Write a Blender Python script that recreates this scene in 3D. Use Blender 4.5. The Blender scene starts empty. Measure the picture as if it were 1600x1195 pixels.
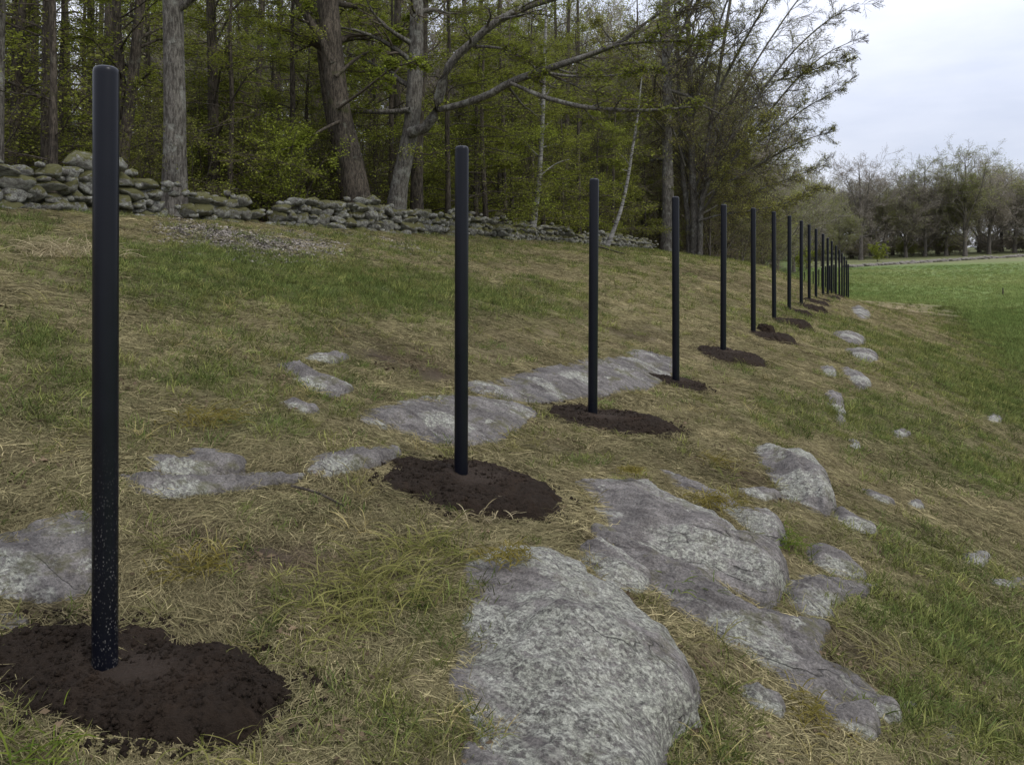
import bpy, bmesh, math, random
import numpy as np
from mathutils import Vector

# ------------------------------------------------------------------ camera, sky, sun, exposure
scene = bpy.context.scene
COL = scene.collection
F, CX, HY = 1250.0, 800.0, 400.0          # focal length, principal column and horizon row of the 1600 px photograph
cd = bpy.data.cameras.new('camera'); cam = bpy.data.objects.new('camera', cd); COL.objects.link(cam)
cd.sensor_width = 36.0; cd.lens = 36.0 * F / 1600.0
cd.shift_y = -(597.5 - HY) / 1600.0
cd.clip_start = 0.05; cd.clip_end = 3000.0
cam.location = (0, 0, 0); cam.rotation_euler = (math.radians(90), 0, 0)
scene.camera = cam

SUN_ELEV, SUN_AZ = math.radians(46), math.radians(128)      # azimuth measured from +Y towards +X
world = bpy.data.worlds.new('World'); scene.world = world; world.use_nodes = True
wn, wl = world.node_tree.nodes, world.node_tree.links
wn.clear()
w_out = wn.new('ShaderNodeOutputWorld')
w_sky = wn.new('ShaderNodeTexSky'); w_sky.sky_type = 'NISHITA'; w_sky.sun_disc = False
w_sky.sun_elevation = SUN_ELEV; w_sky.sun_rotation = SUN_AZ
w_b1 = wn.new('ShaderNodeBackground'); w_b1.inputs['Strength'].default_value = 0.09
wl.new(w_sky.outputs['Color'], w_b1.inputs['Color'])
w_tc = wn.new('ShaderNodeTexCoord')
w_map = wn.new('ShaderNodeMapping'); w_map.inputs['Scale'].default_value = (1.6, 1.6, 5.5)
wl.new(w_tc.outputs['Generated'], w_map.inputs['Vector'])
w_n = wn.new('ShaderNodeTexNoise'); w_n.inputs['Scale'].default_value = 1.7; w_n.inputs['Detail'].default_value = 6
w_n.inputs['Roughness'].default_value = 0.52
wl.new(w_map.outputs['Vector'], w_n.inputs['Vector'])
w_r = wn.new('ShaderNodeValToRGB')
w_r.color_ramp.elements[0].position = 0.34; w_r.color_ramp.elements[0].color = (0.60, 0.645, 0.78, 1)
w_r.color_ramp.elements[1].position = 0.66; w_r.color_ramp.elements[1].color = (0.83, 0.85, 0.945, 1)
wl.new(w_n.outputs['Fac'], w_r.inputs['Fac'])
w_b2 = wn.new('ShaderNodeBackground')
wl.new(w_r.outputs['Color'], w_b2.inputs['Color'])
# an overcast sky is brighter towards the zenith
w_sep = wn.new('ShaderNodeSeparateXYZ'); wl.new(w_tc.outputs['Generated'], w_sep.inputs['Vector'])
w_mr = wn.new('ShaderNodeMapRange'); w_mr.inputs['From Min'].default_value = 0.12; w_mr.inputs['From Max'].default_value = 0.95
w_mr.inputs['To Min'].default_value = 1.0; w_mr.inputs['To Max'].default_value = 2.35
wl.new(w_sep.outputs['Z'], w_mr.inputs['Value']); wl.new(w_mr.outputs['Result'], w_b2.inputs['Strength'])
w_mix = wn.new('ShaderNodeMixShader'); w_mix.inputs['Fac'].default_value = 0.86
wl.new(w_b1.outputs['Background'], w_mix.inputs[1]); wl.new(w_b2.outputs['Background'], w_mix.inputs[2])
wl.new(w_mix.outputs['Shader'], w_out.inputs['Surface'])

sl = bpy.data.lights.new('sun', 'SUN'); sl.energy = 1.15; sl.angle = math.radians(12); sl.color = (1.0, 0.96, 0.90)
sun = bpy.data.objects.new('sun', sl); COL.objects.link(sun)
sdir = Vector((math.sin(SUN_AZ) * math.cos(SUN_ELEV), math.cos(SUN_AZ) * math.cos(SUN_ELEV), math.sin(SUN_ELEV)))
sun.rotation_euler = sdir.to_track_quat('Z', 'Y').to_euler(); sun.location = (0, 0, 30)

scene.view_settings.view_transform = 'Standard'; scene.view_settings.look = 'None'
scene.view_settings.exposure = 0.27; scene.view_settings.gamma = 1.0; scene.view_settings.use_curve_mapping = False
scene.render.engine = 'CYCLES'
cy = scene.cycles
cy.max_bounces = 5; cy.diffuse_bounces = 3; cy.glossy_bounces = 2; cy.transmission_bounces = 3; cy.transparent_max_bounces = 4
cy.caustics_reflective = False; cy.caustics_refractive = False
cy.use_denoising = True

# ------------------------------------------------------------------ noise
def _hash(ix, iy, iz, seed):
    h = (ix.astype(np.int64) * 374761393 + iy.astype(np.int64) * 668265263 + iz.astype(np.int64) * 2147483647 + seed * 1274126177) & 0xFFFFFFFF
    h = ((h ^ (h >> 13)) * 1274126177) & 0xFFFFFFFF
    h = ((h ^ (h >> 16)) * 2246822519) & 0xFFFFFFFF
    return ((h ^ (h >> 15)) & 0xFFFFFF) / float(0xFFFFFF)
def vn3(x, y, z, seed=0):
    x = np.asarray(x, float); y = np.asarray(y, float); z = np.asarray(z, float)
    ix, iy, iz = np.floor(x), np.floor(y), np.floor(z)
    fx, fy, fz = x - ix, y - iy, z - iz
    fx, fy, fz = (f * f * (3 - 2 * f) for f in (fx, fy, fz))
    r = 0
    for a in (0, 1):
        for b in (0, 1):
            for c in (0, 1):
                r = r + _hash(ix + a, iy + b, iz + c, seed) * (fx if a else 1 - fx) * (fy if b else 1 - fy) * (fz if c else 1 - fz)
    return r * 2 - 1
def vn2(x, y, seed=0):
    x = np.asarray(x, float); y = np.asarray(y, float)
    ix, iy = np.floor(x), np.floor(y); fx, fy = x - ix, y - iy
    fx, fy = fx * fx * (3 - 2 * fx), fy * fy * (3 - 2 * fy); z = np.zeros_like(ix)
    return 2 * ((_hash(ix, iy, z, seed) * (1 - fx) + _hash(ix + 1, iy, z, seed) * fx) * (1 - fy) + (_hash(ix, iy + 1, z, seed) * (1 - fx) + _hash(ix + 1, iy + 1, z, seed) * fx) * fy) - 1
def fbm2(x, y, o=4, seed=0):
    r, a, s = 0, 1.0, 0
    for i in range(o):
        r = r + a * vn2(np.asarray(x) * 2 ** i, np.asarray(y) * 2 ** i, seed + i); s += a; a *= .5
    return r / s
def fbm3(x, y, z, o=4, seed=0):
    r, a, s = 0, 1.0, 0
    for i in range(o):
        k = 2 ** i
        r = r + a * vn3(x * k, y * k, z * k, seed + i); s += a; a *= .5
    return r / s
def sstep(a, b, x):
    t = np.clip((np.asarray(x, float) - a) / (b - a), 0, 1); return t * t * (3 - 2 * t)

# ------------------------------------------------------------------ the lie of the land
POSTS = [(164, 105, 1040), (720.5, 230, 745), (926, 280, 650), (1056, 308, 597), (1130, 320, 549), (1177, 325.5, 519), (1209.6, 331, 497), (1233, 337.3, 484), (1252, 345, 476),
         (1264.4, 351, 469), (1275, 358, 466.5), (1286, 365.5, 462), (1293.4, 372, 462), (1299.5, 377, 460), (1306, 384, 463), (1311.6, 391, 464), (1315.6, 396, 465), (1319, 401, 466), (1322.7, 407, 468), (1325.6, 413, 468)]
P0 = np.array((-1.506, 2.94)); D = np.array((1.13, 2.28)) / math.hypot(1.13, 2.28); N = np.array((D[1], -D[0]))
def to_st(X, Y):
    dx, dy = np.asarray(X, float) - P0[0], np.asarray(Y, float) - P0[1]
    return dx * N[0] + dy * N[1], dx * D[0] + dy * D[1]
S_N = [-80, -30, -14, -10.5, -7, -4, -2, 0, 2, 3.5, 6, 9, 40]
T_N = [-40, -8, 0, 6, 12, 16, 24, 32, 38, 45, 52, 60, 75, 140]
Z_T = [  # one row per t
 [1.9, 1.5, 1.10, .96, .25, -.50, -1.02, -1.52, -1.74, -2.30, -3.2, -3.6, -3.7],
 [1.9, 1.5, 1.10, .96, .25, -.50, -1.02, -1.52, -1.74, -2.30, -3.2, -3.6, -3.7],
 [1.9, 1.4, 1.05, .92, .22, -.48, -1.00, -1.50, -1.76, -2.30, -3.2, -3.6, -3.7],
 [1.8, 1.4, 1.00, .85, .18, -.46, -.98, -1.49, -1.86, -2.40, -3.2, -3.6, -3.7],
 [1.8, 1.3, .95, .78, .15, -.40, -.88, -1.39, -1.85, -2.40, -3.2, -3.6, -3.7],
 [1.8, 1.2, .90, .72, .14, -.35, -.80, -1.29, -1.80, -2.40, -3.2, -3.6, -3.7],
 [1.6, 1.2, .80, .62, .15, -.25, -.70, -1.28, -1.90, -2.50, -3.3, -3.6, -3.7],
 [1.5, 1.0, .70, .50, .10, -.24, -.78, -1.55, -2.20, -2.75, -3.4, -3.6, -3.7],
 [1.3, .9, .60, .40, .02, -.36, -1.06, -1.98, -2.60, -3.05, -3.45, -3.6, -3.7],
 [1.0, .6, .40, .20, -.40, -1.05, -1.85, -2.50, -3.00, -3.3, -3.5, -3.6, -3.7],
 [.5, .0, -.4, -.8, -1.6, -2.3, -2.65, -2.9, -3.2, -3.4, -3.5, -3.6, -3.7],
 [.2, -.6, -1.2, -1.8, -2.6, -3.0, -3.1, -3.2, -3.3, -3.4, -3.5, -3.6, -3.7],
 [.0, -1.2, -2.2, -2.8, -3.3, -3.5, -3.5, -3.5, -3.5, -3.5, -3.6, -3.6, -3.7],
 [.0, -1.2, -2.2, -2.8, -3.3, -3.5, -3.5, -3.5, -3.5, -3.5, -3.6, -3.6, -3.7]]
GS0, GT0, GC = -80.0, -40.0, 0.4
gs = np.arange(GS0, 40 + .01, GC); gt = np.arange(GT0, 140 + .01, GC)
_z = np.array(Z_T)
_a = np.array([np.interp(gs, S_N, r) for r in _z])
TAB = np.array([np.interp(gt, T_N, _a[:, j]) for j in range(len(gs))]).T
def _blur(a, sig, ax):
    k = int(3 * sig) + 1; w = np.exp(-.5 * (np.arange(-k, k + 1) / sig) ** 2); w /= w.sum()
    p = np.pad(a, [(k, k) if i == ax else (0, 0) for i in (0, 1)], mode='edge')
    return sum(w[i] * np.take(p, np.arange(i, i + a.shape[ax]), axis=ax) for i in range(2 * k + 1))
TAB = _blur(_blur(TAB, 1.5 / GC * .5, 1), 2.5 / GC * .6, 0)
def field_z(X, Y):
    X = np.asarray(X, float); Y = np.asarray(Y, float)
    r = np.maximum(0, Y - 42)
    z = -3.62 + .0225 * r + .024 * np.maximum(0, X - 48) * sstep(60, 120, Y)
    z = np.where(Y > 175, z - .0225 * (Y - 175) * .6, z)
    return np.clip(z, -4, 3)
PFIX = []
def ground_z(X, Y, fine=True):
    X = np.asarray(X, float); Y = np.asarray(Y, float)
    s, t = to_st(X, Y)
    fs = np.clip((s - GS0) / GC, 0, len(gs) - 1.001); ft = np.clip((t - GT0) / GC, 0, len(gt) - 1.001)
    i, j = fs.astype(int), ft.astype(int); u, v = fs - i, ft - j
    z = (TAB[j, i] * (1 - u) + TAB[j, i + 1] * u) * (1 - v) + (TAB[j + 1, i] * (1 - u) + TAB[j + 1, i + 1] * u) * v
    w = np.maximum(sstep(6.5, 10, s), sstep(62, 85, t))
    z = z * (1 - w) + field_z(X, Y) * w
    hill = 1 - sstep(6, 9, s)
    for fx, fy, fd in PFIX: z = z + fd * np.exp(-((X - fx) ** 2 + (Y - fy) ** 2) / 1.6)
    z = z + hill * .05 * fbm2(X * .55, Y * .55, 3, 5)
    if fine:
        near = hill * np.clip(1.3 - np.hypot(X, Y) / 30, 0, 1)
        z = z + near * (.026 * fbm2(X * 1.7, Y * 1.7, 2, 12) + .026 * fbm2(X * 3.6, Y * 3.6, 3, 11) + .008 * vn2(X * 14, Y * 14, 15))
    return z
_fx = np.array([((px - CX) * (2.94 + 2.28 * k) / F, 2.94 + 2.28 * k, (HY - yb) * (2.94 + 2.28 * k) / F) for k, (px, _t, yb) in enumerate(POSTS)])
_fd = (_fx[:, 2] - ground_z(_fx[:, 0], _fx[:, 1], False)) * .92 - .01
PFIX = [(a, b, d) for (a, b, _), d in zip(_fx, _fd)]
def normal_at(X, Y, e=.25):
    zx = (ground_z(X + e, Y, False) - ground_z(X - e, Y, False)) / (2 * e); zy = (ground_z(X, Y + e, False) - ground_z(X, Y - e, False)) / (2 * e)
    n = np.stack([-zx, -zy, np.ones_like(zx)], -1); return n / np.linalg.norm(n, axis=-1, keepdims=True)
_YS = np.concatenate([np.arange(.8, 12, .02), 12 * 1.004 ** np.arange(0, 750)])
def at(px, py):
    """world X, Y of the ground seen at that place of the photograph"""
    a, b = (px - CX) / F, (HY - py) / F
    g = ground_z(a * _YS, _YS, False); k = np.argmax(b * _YS < g)
    return np.array((a * _YS[k], _YS[k]))
def pt(px, py, Y): return np.array(((px - CX) * Y / F, Y, (HY - py) * Y / F))

# ------------------------------------------------------------------ object helpers
def tag(o, label=None, cat=None, group=None, kind=None):
    if label: o['label'] = label
    if cat: o['category'] = cat
    if group: o['group'] = group
    if kind: o['kind'] = kind
    return o
def mesh_np(name, verts, faces, mats, mat_idx=None, smooth=True, attrs=None):
    """faces: list of integer arrays (n,3) or (n,4)"""
    me = bpy.data.meshes.new(name)
    verts = np.asarray(verts, np.float32)
    me.vertices.add(len(verts)); me.vertices.foreach_set('co', verts.ravel())
    faces = [np.asarray(f, np.int32) for f in faces if len(f)]
    loops = np.concatenate([f.ravel() for f in faces]) if faces else np.zeros(0, np.int32)
    tot = np.concatenate([np.full(len(f), f.shape[1], np.int32) for f in faces]) if faces else np.zeros(0, np.int32)
    start = np.concatenate([[0], np.cumsum(tot)[:-1]]).astype(np.int32) if len(tot) else tot
    me.loops.add(len(loops)); me.loops.foreach_set('vertex_index', loops)
    me.polygons.add(len(tot)); me.polygons.foreach_set('loop_start', start)
    if mat_idx is not None: me.polygons.foreach_set('material_index', np.asarray(mat_idx, np.int32))
    if smooth: me.polygons.foreach_set('use_smooth', np.ones(len(tot), bool))
    for m in mats: me.materials.append(m)
    me.update(calc_edges=True)
    for an, (typ, data) in (attrs or {}).items():
        at_ = me.attributes.new(an, typ, 'POINT')
        at_.data.foreach_set('color' if typ == 'FLOAT_COLOR' else ('vector' if typ == 'FLOAT_VECTOR' else 'value'), np.asarray(data, np.int32 if typ == 'INT' else np.float32).ravel())
    return me
def add(name, me, parent=None, loc=None, rot=None, scale=None):
    o = bpy.data.objects.new(name, me); COL.objects.link(o)
    if parent: o.parent = parent
    if loc is not None: o.location = loc
    if rot is not None: o.rotation_euler = rot
    if scale is not None: o.scale = scale
    return o
def empty(name, loc, label, cat, group=None, rz=0.0, scale=1.0):
    o = add(name, None, loc=loc, rot=(0, 0, rz), scale=scale if hasattr(scale, '__len__') else (scale,) * 3); o.empty_display_size = .2
    return tag(o, label, cat, group)
def copy_tree(root, loc, rz, scale, label, group=None):
    r = root.copy(); COL.objects.link(r); r.location = loc; r.rotation_euler = (0, 0, rz); r.scale = scale if hasattr(scale, '__len__') else (scale,) * 3
    tag(r, label, None, group)
    for ch in root.children:
        c = ch.copy(); COL.objects.link(c); c.parent = r
    return r

# ------------------------------------------------------------------ materials
class M:
    def __init__(s, name):
        s.m = bpy.data.materials.new(name); s.m.use_nodes = True; s.t = s.m.node_tree; s.n = s.t.nodes; s.n.clear()
        s.out = s.n.new('ShaderNodeOutputMaterial'); s._c = None
    def link(s, a, b): s.t.links.new(a, b)
    def node(s, typ, **k):
        n = s.n.new(typ)
        for a, b in k.items(): setattr(n, a, b)
        return n
    def co(s, scale=(1, 1, 1), rot=(0, 0, 0), which='Object'):
        if s._c is None: s._c = s.node('ShaderNodeTexCoord')
        m = s.node('ShaderNodeMapping'); m.inputs['Scale'].default_value = scale; m.inputs['Rotation'].default_value = rot
        s.link(s._c.outputs[which], m.inputs['Vector']); return m.outputs['Vector']
    def grain(s, along, across, ang):
        if s._c is None: s._c = s.node('ShaderNodeTexCoord')
        m = s.node('ShaderNodeMapping', vector_type='TEXTURE'); m.inputs['Scale'].default_value = (1 / along, 1 / across, 1 / across); m.inputs['Rotation'].default_value = (0, 0, ang)
        s.link(s._c.outputs['Object'], m.inputs['Vector']); return m.outputs['Vector']
    def noise(s, vec, scale, detail=4, rough=.55, dist=0):
        n = s.node('ShaderNodeTexNoise'); n.inputs['Scale'].default_value = scale; n.inputs['Detail'].default_value = detail
        n.inputs['Roughness'].default_value = rough; n.inputs['Distortion'].default_value = dist
        s.link(vec, n.inputs['Vector']); return n.outputs['Fac']
    def voro(s, vec, scale, feature='F1', out='Distance'):
        n = s.node('ShaderNodeTexVoronoi', feature=feature); n.inputs['Scale'].default_value = scale
        s.link(vec, n.inputs['Vector']); return n.outputs[out]
    def ramp(s, fac, stops):
        r = s.node('ShaderNodeValToRGB'); e = r.color_ramp.elements
        while len(e) < len(stops): e.new(.5)
        for x, (p, c) in zip(e, stops):
            x.position = p; x.color = (c, c, c, 1) if isinstance(c, (int, float)) else (*c, 1)
        s.link(fac, r.inputs['Fac']); return r.outputs['Color']
    def mix(s, fac, a, b, mode='MIX'):
        n = s.node('ShaderNodeMix', data_type='RGBA', blend_type=mode)
        for i, v in ((0, fac), (6, a), (7, b)):
            if isinstance(v, (int, float)): n.inputs[i].default_value = v
            elif isinstance(v, tuple): n.inputs[i].default_value = (*v, 1)
            else: s.link(v, n.inputs[i])
        return n.outputs[2]
    def math(s, op, a, b=0.0):
        n = s.node('ShaderNodeMath', operation=op)
        for i, v in ((0, a), (1, b)):
            if isinstance(v, (int, float)): n.inputs[i].default_value = v
            else: s.link(v, n.inputs[i])
        return n.outputs[0]
    def attr(s, name, typ='GEOMETRY', out='Color'):
        n = s.node('ShaderNodeAttribute', attribute_name=name, attribute_type=typ); return n.outputs[out]
    def up(s):
        g = s.node('ShaderNodeNewGeometry'); x = s.node('ShaderNodeSeparateXYZ'); s.link(g.outputs['Normal'], x.inputs[0]); return x.outputs['Z']
    def rnd(s): return s.node('ShaderNodeObjectInfo').outputs['Random']
    def bump(s, h, strength=.5, dist=.02, prev=None):
        b = s.node('ShaderNodeBump'); b.inputs['Strength'].default_value = strength; b.inputs['Distance'].default_value = dist
        s.link(h, b.inputs['Height'])
        if prev: s.link(prev, b.inputs['Normal'])
        return b.outputs['Normal']
    def bsdf(s, color, rough=.85, normal=None, spec=.3):
        b = s.node('ShaderNodeBsdfPrincipled')
        if isinstance(color, tuple): b.inputs['Base Color'].default_value = (*color, 1)
        else: s.link(color, b.inputs['Base Color'])
        if isinstance(rough, (int, float)): b.inputs['Roughness'].default_value = rough
        else: s.link(rough, b.inputs['Roughness'])
        b.inputs['Specular IOR Level'].default_value = spec
        if normal: s.link(normal, b.inputs['Normal'])
        s.link(b.outputs[0], s.out.inputs['Surface']); return s.m
    def leaf(s, color, trans=.35):
        d = s.node('ShaderNodeBsdfDiffuse'); t = s.node('ShaderNodeBsdfTranslucent'); mx = s.node('ShaderNodeMixShader')
        for x in (d, t): s.link(color, x.inputs['Color'])
        mx.inputs['Fac'].default_value = trans
        s.link(d.outputs[0], mx.inputs[1]); s.link(t.outputs[0], mx.inputs[2]); s.link(mx.outputs[0], s.out.inputs['Surface']); return s.m

def mat_ground():
    m = M('turf'); v = m.co()
    n1 = m.noise(v, 2.3, 6, .65); n2 = m.noise(v, 34, 5, .7); n3 = m.noise(m.co((1, 3.2, 1), (0, 0, .5)), 60, 3, .6)
    f = m.math('MULTIPLY', m.math('ADD', m.math('MULTIPLY', n1, .9), .55), m.math('ADD', m.math('MULTIPLY', n2, 1.3), .3))
    f = m.math('MULTIPLY', f, m.math('ADD', m.math('MULTIPLY', n3, .9), .5))
    c = m.mix(1.0, m.attr('cover'), m.ramp(f, [(0, .15), (1, 1.6)]), 'MULTIPLY')
    return m.bsdf(c, .95, m.bump(m.math('ADD', n2, n3), .8, .03), .1)
def mat_meadow():
    m = M('meadow_turf'); v = m.co()
    n1 = m.noise(v, .11, 6, .6); n2 = m.noise(m.co((1, .45, 1)), 1.6, 6, .7); n3 = m.noise(v, 14, 4, .7)
    f = m.math('MULTIPLY', m.math('ADD', m.math('MULTIPLY', n1, .8), .6), m.math('ADD', m.math('MULTIPLY', n2, .8), .6))
    f = m.math('MULTIPLY', f, m.math('ADD', m.math('MULTIPLY', n3, .9), .55))
    c = m.mix(1.0, m.attr('cover'), m.ramp(f, [(0, .2), (1, 1.5)]), 'MULTIPLY')
    return m.bsdf(c, .95, m.bump(n3, .8, .05), .1)
def mat_rock(name, lich=.5, tone=1.0, moss=.0):
    m = M(name); ang = math.radians(-40)
    v = m.co(); vs = m.grain(.45, 2.2, ang)
    big = m.noise(v, 1.7, 6, .62); st = m.noise(vs, 5.5, 8, .68); fine = m.noise(v, 70, 6, .75); mid = m.noise(v, 16, 7, .7, .6)
    c = m.mix(m.ramp(big, [(.3, 0), (.7, 1)]), (.085 * tone, .076 * tone, .067 * tone), (.190 * tone, .173 * tone, .154 * tone))
    c = m.mix(m.ramp(st, [(.36, 0), (.60, 1)]), m.mix(1.0, c, (.55, .53, .53), 'MULTIPLY'), m.mix(1.0, c, (1.25, 1.25, 1.25), 'MULTIPLY'))
    # crusty lichen in patches, drawn out a little along the grain
    reg = m.ramp(m.noise(m.grain(.55, 1.3, ang), 1.7, 6, .62), [(.58 - lich * .20, 0), (.63 - lich * .20, 1)])
    spot = m.ramp(m.noise(m.grain(.6, 1.15, ang), 40, 8, .80), [(.42, 0), (.53, 1)])
    lf = m.math('MULTIPLY', reg, spot)
    lcol = m.mix(m.noise(v, 7, 4), (.27, .275, .20), (.43, .42, .36))
    c = m.mix(m.math('MULTIPLY', lf, .85), c, lcol)
    few = m.math('MULTIPLY', m.ramp(m.noise(v, 5, 5, .7), [(.60, 0), (.64, 1)]), m.ramp(m.noise(v, 44, 5, .7), [(.42, 0), (.5, 1)]))
    c = m.mix(m.math('MULTIPLY', few, .7), c, (.35, .35, .28))
    dark = m.ramp(m.noise(vs, 42, 6, .78), [(.54, 0), (.64, 1)])
    c = m.mix(m.math('MULTIPLY', dark, .7), c, (.045, .043, .042))
    crack = m.ramp(m.math('ABSOLUTE', m.math('SUBTRACT', m.noise(m.grain(.25, 1.6, ang), 2.6, 3, .5), .5)), [(0, 1), (.007, 0)])
    crack = m.math('MULTIPLY', crack, m.ramp(m.noise(v, 1.3, 3), [(.5, 0), (.6, 1)]))
    c = m.mix(m.math('MULTIPLY', crack, .7), c, (.03, .027, .022))
    c = m.mix(1.0, c, m.ramp(fine, [(.30, .30), (.70, 1.65)]), 'MULTIPLY')
    # thin soil film and moss
    ms = m.ramp(m.noise(v, 3.8, 6, .7), [(.60 - moss * .28, 0), (.70 - moss * .26, 1)])
    c = m.mix(m.math('MULTIPLY', ms, min(1, .35 + moss)), c, m.mix(m.noise(v, 30), (.05, .04, .018), (.085, .085, .022)))
    h = m.math('ADD', m.math('MULTIPLY', st, 1.1), m.math('ADD', m.math('MULTIPLY', mid, .7), m.math('MULTIPLY', fine, .25)))
    h = m.math('SUBTRACT', m.math('ADD', h, m.math('MULTIPLY', lf, .10)), m.math('MULTIPLY', crack, .5))
    return m.bsdf(c, .88, m.bump(h, 1.0, .032), .25)
def mat_wallstone():
    m = M('wall_stone'); v = m.co(); r = m.rnd()
    big = m.noise(v, 2.2, 5, .6); fine = m.noise(v, 22, 6, .75)
    c = m.mix(m.ramp(big, [(.3, 0), (.7, 1)]), (.10, .097, .088), (.27, .262, .24))
    c = m.mix(r, m.mix(1.0, c, (.62, .60, .58), 'MULTIPLY'), m.mix(1.0, c, (1.2, 1.17, 1.1), 'MULTIPLY'))
    l = m.ramp(m.noise(v, 6, 8, .8), [(.46, 0), (.53, 1)])
    c = m.mix(m.math('MULTIPLY', l, .75), c, (.34, .34, .29))
    c = m.mix(1.0, c, m.ramp(fine, [(.2, .45), (.8, 1.5)]), 'MULTIPLY')
    g = m.ramp(m.math('ADD', m.math('MULTIPLY', m.up(), .16), m.math('ADD', m.math('MULTIPLY', m.noise(v, 3.6, 7, .75), 1.0), m.math('MULTIPLY', r, .18))), [(.62, 0), (.68, 1)])
    c = m.mix(m.math('MULTIPLY', g, .88), c, m.mix(m.noise(v, 18, 4), (.045, .044, .012), (.15, .14, .03)))
    return m.bsdf(c, .92, m.bump(m.math('ADD', fine, big), 1.0, .06), .2)
def mat_bark(name, c1, c2, lich=.4, lcol=(.26, .27, .22), moss=.2, scale=1.0):
    m = M(name); v = m.co((scale,) * 3); vs = m.co((scale, scale, scale * .22))
    rid = m.noise(vs, 22, 6, .7, .5); big = m.noise(v, 1.3, 4, .6); fine = m.noise(v, 40, 4, .7)
    c = m.mix(m.ramp(rid, [(.42, 0), (.58, 1)]), c1, c2)
    l = m.ramp(m.noise(v, 3.2, 8, .72), [(.66 - lich * .3, 0), (.78 - lich * .3, 1)])
    c = m.mix(m.math('MULTIPLY', l, .75), c, lcol)
    g = m.ramp(m.noise(v, 1.7, 5, .65), [(.66 - moss * .3, 0), (.80 - moss * .3, 1)])
    c = m.mix(m.math('MULTIPLY', g, .75), c, (.05, .058, .016))
    c = m.mix(1.0, c, m.ramp(big, [(.2, .6), (.8, 1.25)]), 'MULTIPLY')
    c = m.mix(1.0, c, m.ramp(fine, [(.2, .6), (.8, 1.35)]), 'MULTIPLY')
    return m.bsdf(c, .92, m.bump(rid, 1.0, .06), .15)
def mat_birch():
    m = M('birch_bark'); v = m.co(); vs = m.co((1, 1, 7))
    n = m.noise(vs, 3.2, 5, .65)
    c = m.mix(m.ramp(n, [(.40, 0), (.50, 1)]), (.05, .045, .04), (.25, .24, .22))
    c = m.mix(1.0, c, m.ramp(m.noise(v, 1.4, 4), [(.25, .55), (.7, 1.1)]), 'MULTIPLY')
    return m.bsdf(c, .8, None, .2)
def mat_leaf(name, a, b):
    m = M(name); c = m.mix(m.rnd(), a, b)
    c = m.mix(1.0, c, m.ramp(m.attr('shade', out='Fac'), [(0, .55), (1, 1.5)]), 'MULTIPLY')
    return m.leaf(c, .4)
def mat_twig(name, c):
    m = M(name); k = m.mix(1.0, c, m.ramp(m.rnd(), [(0, .75), (1, 1.3)]), 'MULTIPLY')
    return m.bsdf(k, .9, None, .1)
def mat_blade(name, tr=.3):
    m = M(name); c = m.mix(1.0, m.attr('tint', 'INSTANCER'), m.ramp(m.attr('shade', out='Fac'), [(0, .42), (1, 1.5)]), 'MULTIPLY')
    return m.leaf(c, tr)
def mat_tuft(name, a, b, tr=.35):
    m = M(name); return m.leaf(m.mix(m.attr('shade', out='Fac'), a, b), tr)
def mat_soil():
    m = M('dark_soil'); v = m.co()
    n = m.noise(v, 26, 6, .72); b = m.noise(v, 4, 4, .6); f = m.noise(v, 140, 4, .75)
    c = m.mix(n, (.0095, .0070, .0052), (.049, .0350, .0243))
    c = m.mix(m.ramp(b, [(.45, 0), (.7, 1)]), c, m.mix(1.0, c, (1.3, 1.22, 1.15), 'MULTIPLY'))
    c = m.mix(m.math('MULTIPLY', m.attr('tamped', out='Fac'), .75), c, (.060, .045, .034))
    c = m.mix(m.ramp(f, [(.66, 0), (.74, 1)]), c, (.075, .055, .04))
    return m.bsdf(c, .96, m.bump(m.math('ADD', n, m.math('MULTIPLY', f, .5)), 1.0, .035), .1)
def mat_post(speck):
    m = M('black_paint' + ('_speckled' if speck else '')); v = m.co()
    n = m.noise(v, 9, 5, .6); c = m.mix(n, (.0030, .0034, .0058), (.0052, .0058, .0098))
    rough = m.math('ADD', m.math('MULTIPLY', n, .16), .22)
    if speck:   # dried splashes of grit on the lowest part of the post
        sp = m.node('ShaderNodeSeparateXYZ'); m.link(m._c.outputs['Object'], sp.inputs[0])
        hz = m.ramp(m.math('MULTIPLY', sp.outputs['Z'], .5), [(.05, 1), (.42, 0)])
        s1 = m.ramp(m.voro(m.co((1, 1, .55)), 135), [(.14, 1), (.34, 0)]); gate = m.ramp(m.noise(v, 22, 5, .75), [(.42, 0), (.54, 1)])
        k = m.math('MULTIPLY', m.math('MULTIPLY', s1, gate), hz)
        c = m.mix(m.math('MULTIPLY', k, .5), c, (.22, .21, .19)); rough = m.math('ADD', rough, m.math('MULTIPLY', k, .4))
    return m.bsdf(c, rough, None, .20)
def flat(name, c, rough=.9):
    m = M(name); v = m.co(); k = m.mix(1.0, c, m.ramp(m.noise(v, 30, 4, .7), [(.2, .6), (.8, 1.4)]), 'MULTIPLY'); return m.bsdf(k, rough, None, .2)

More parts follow.
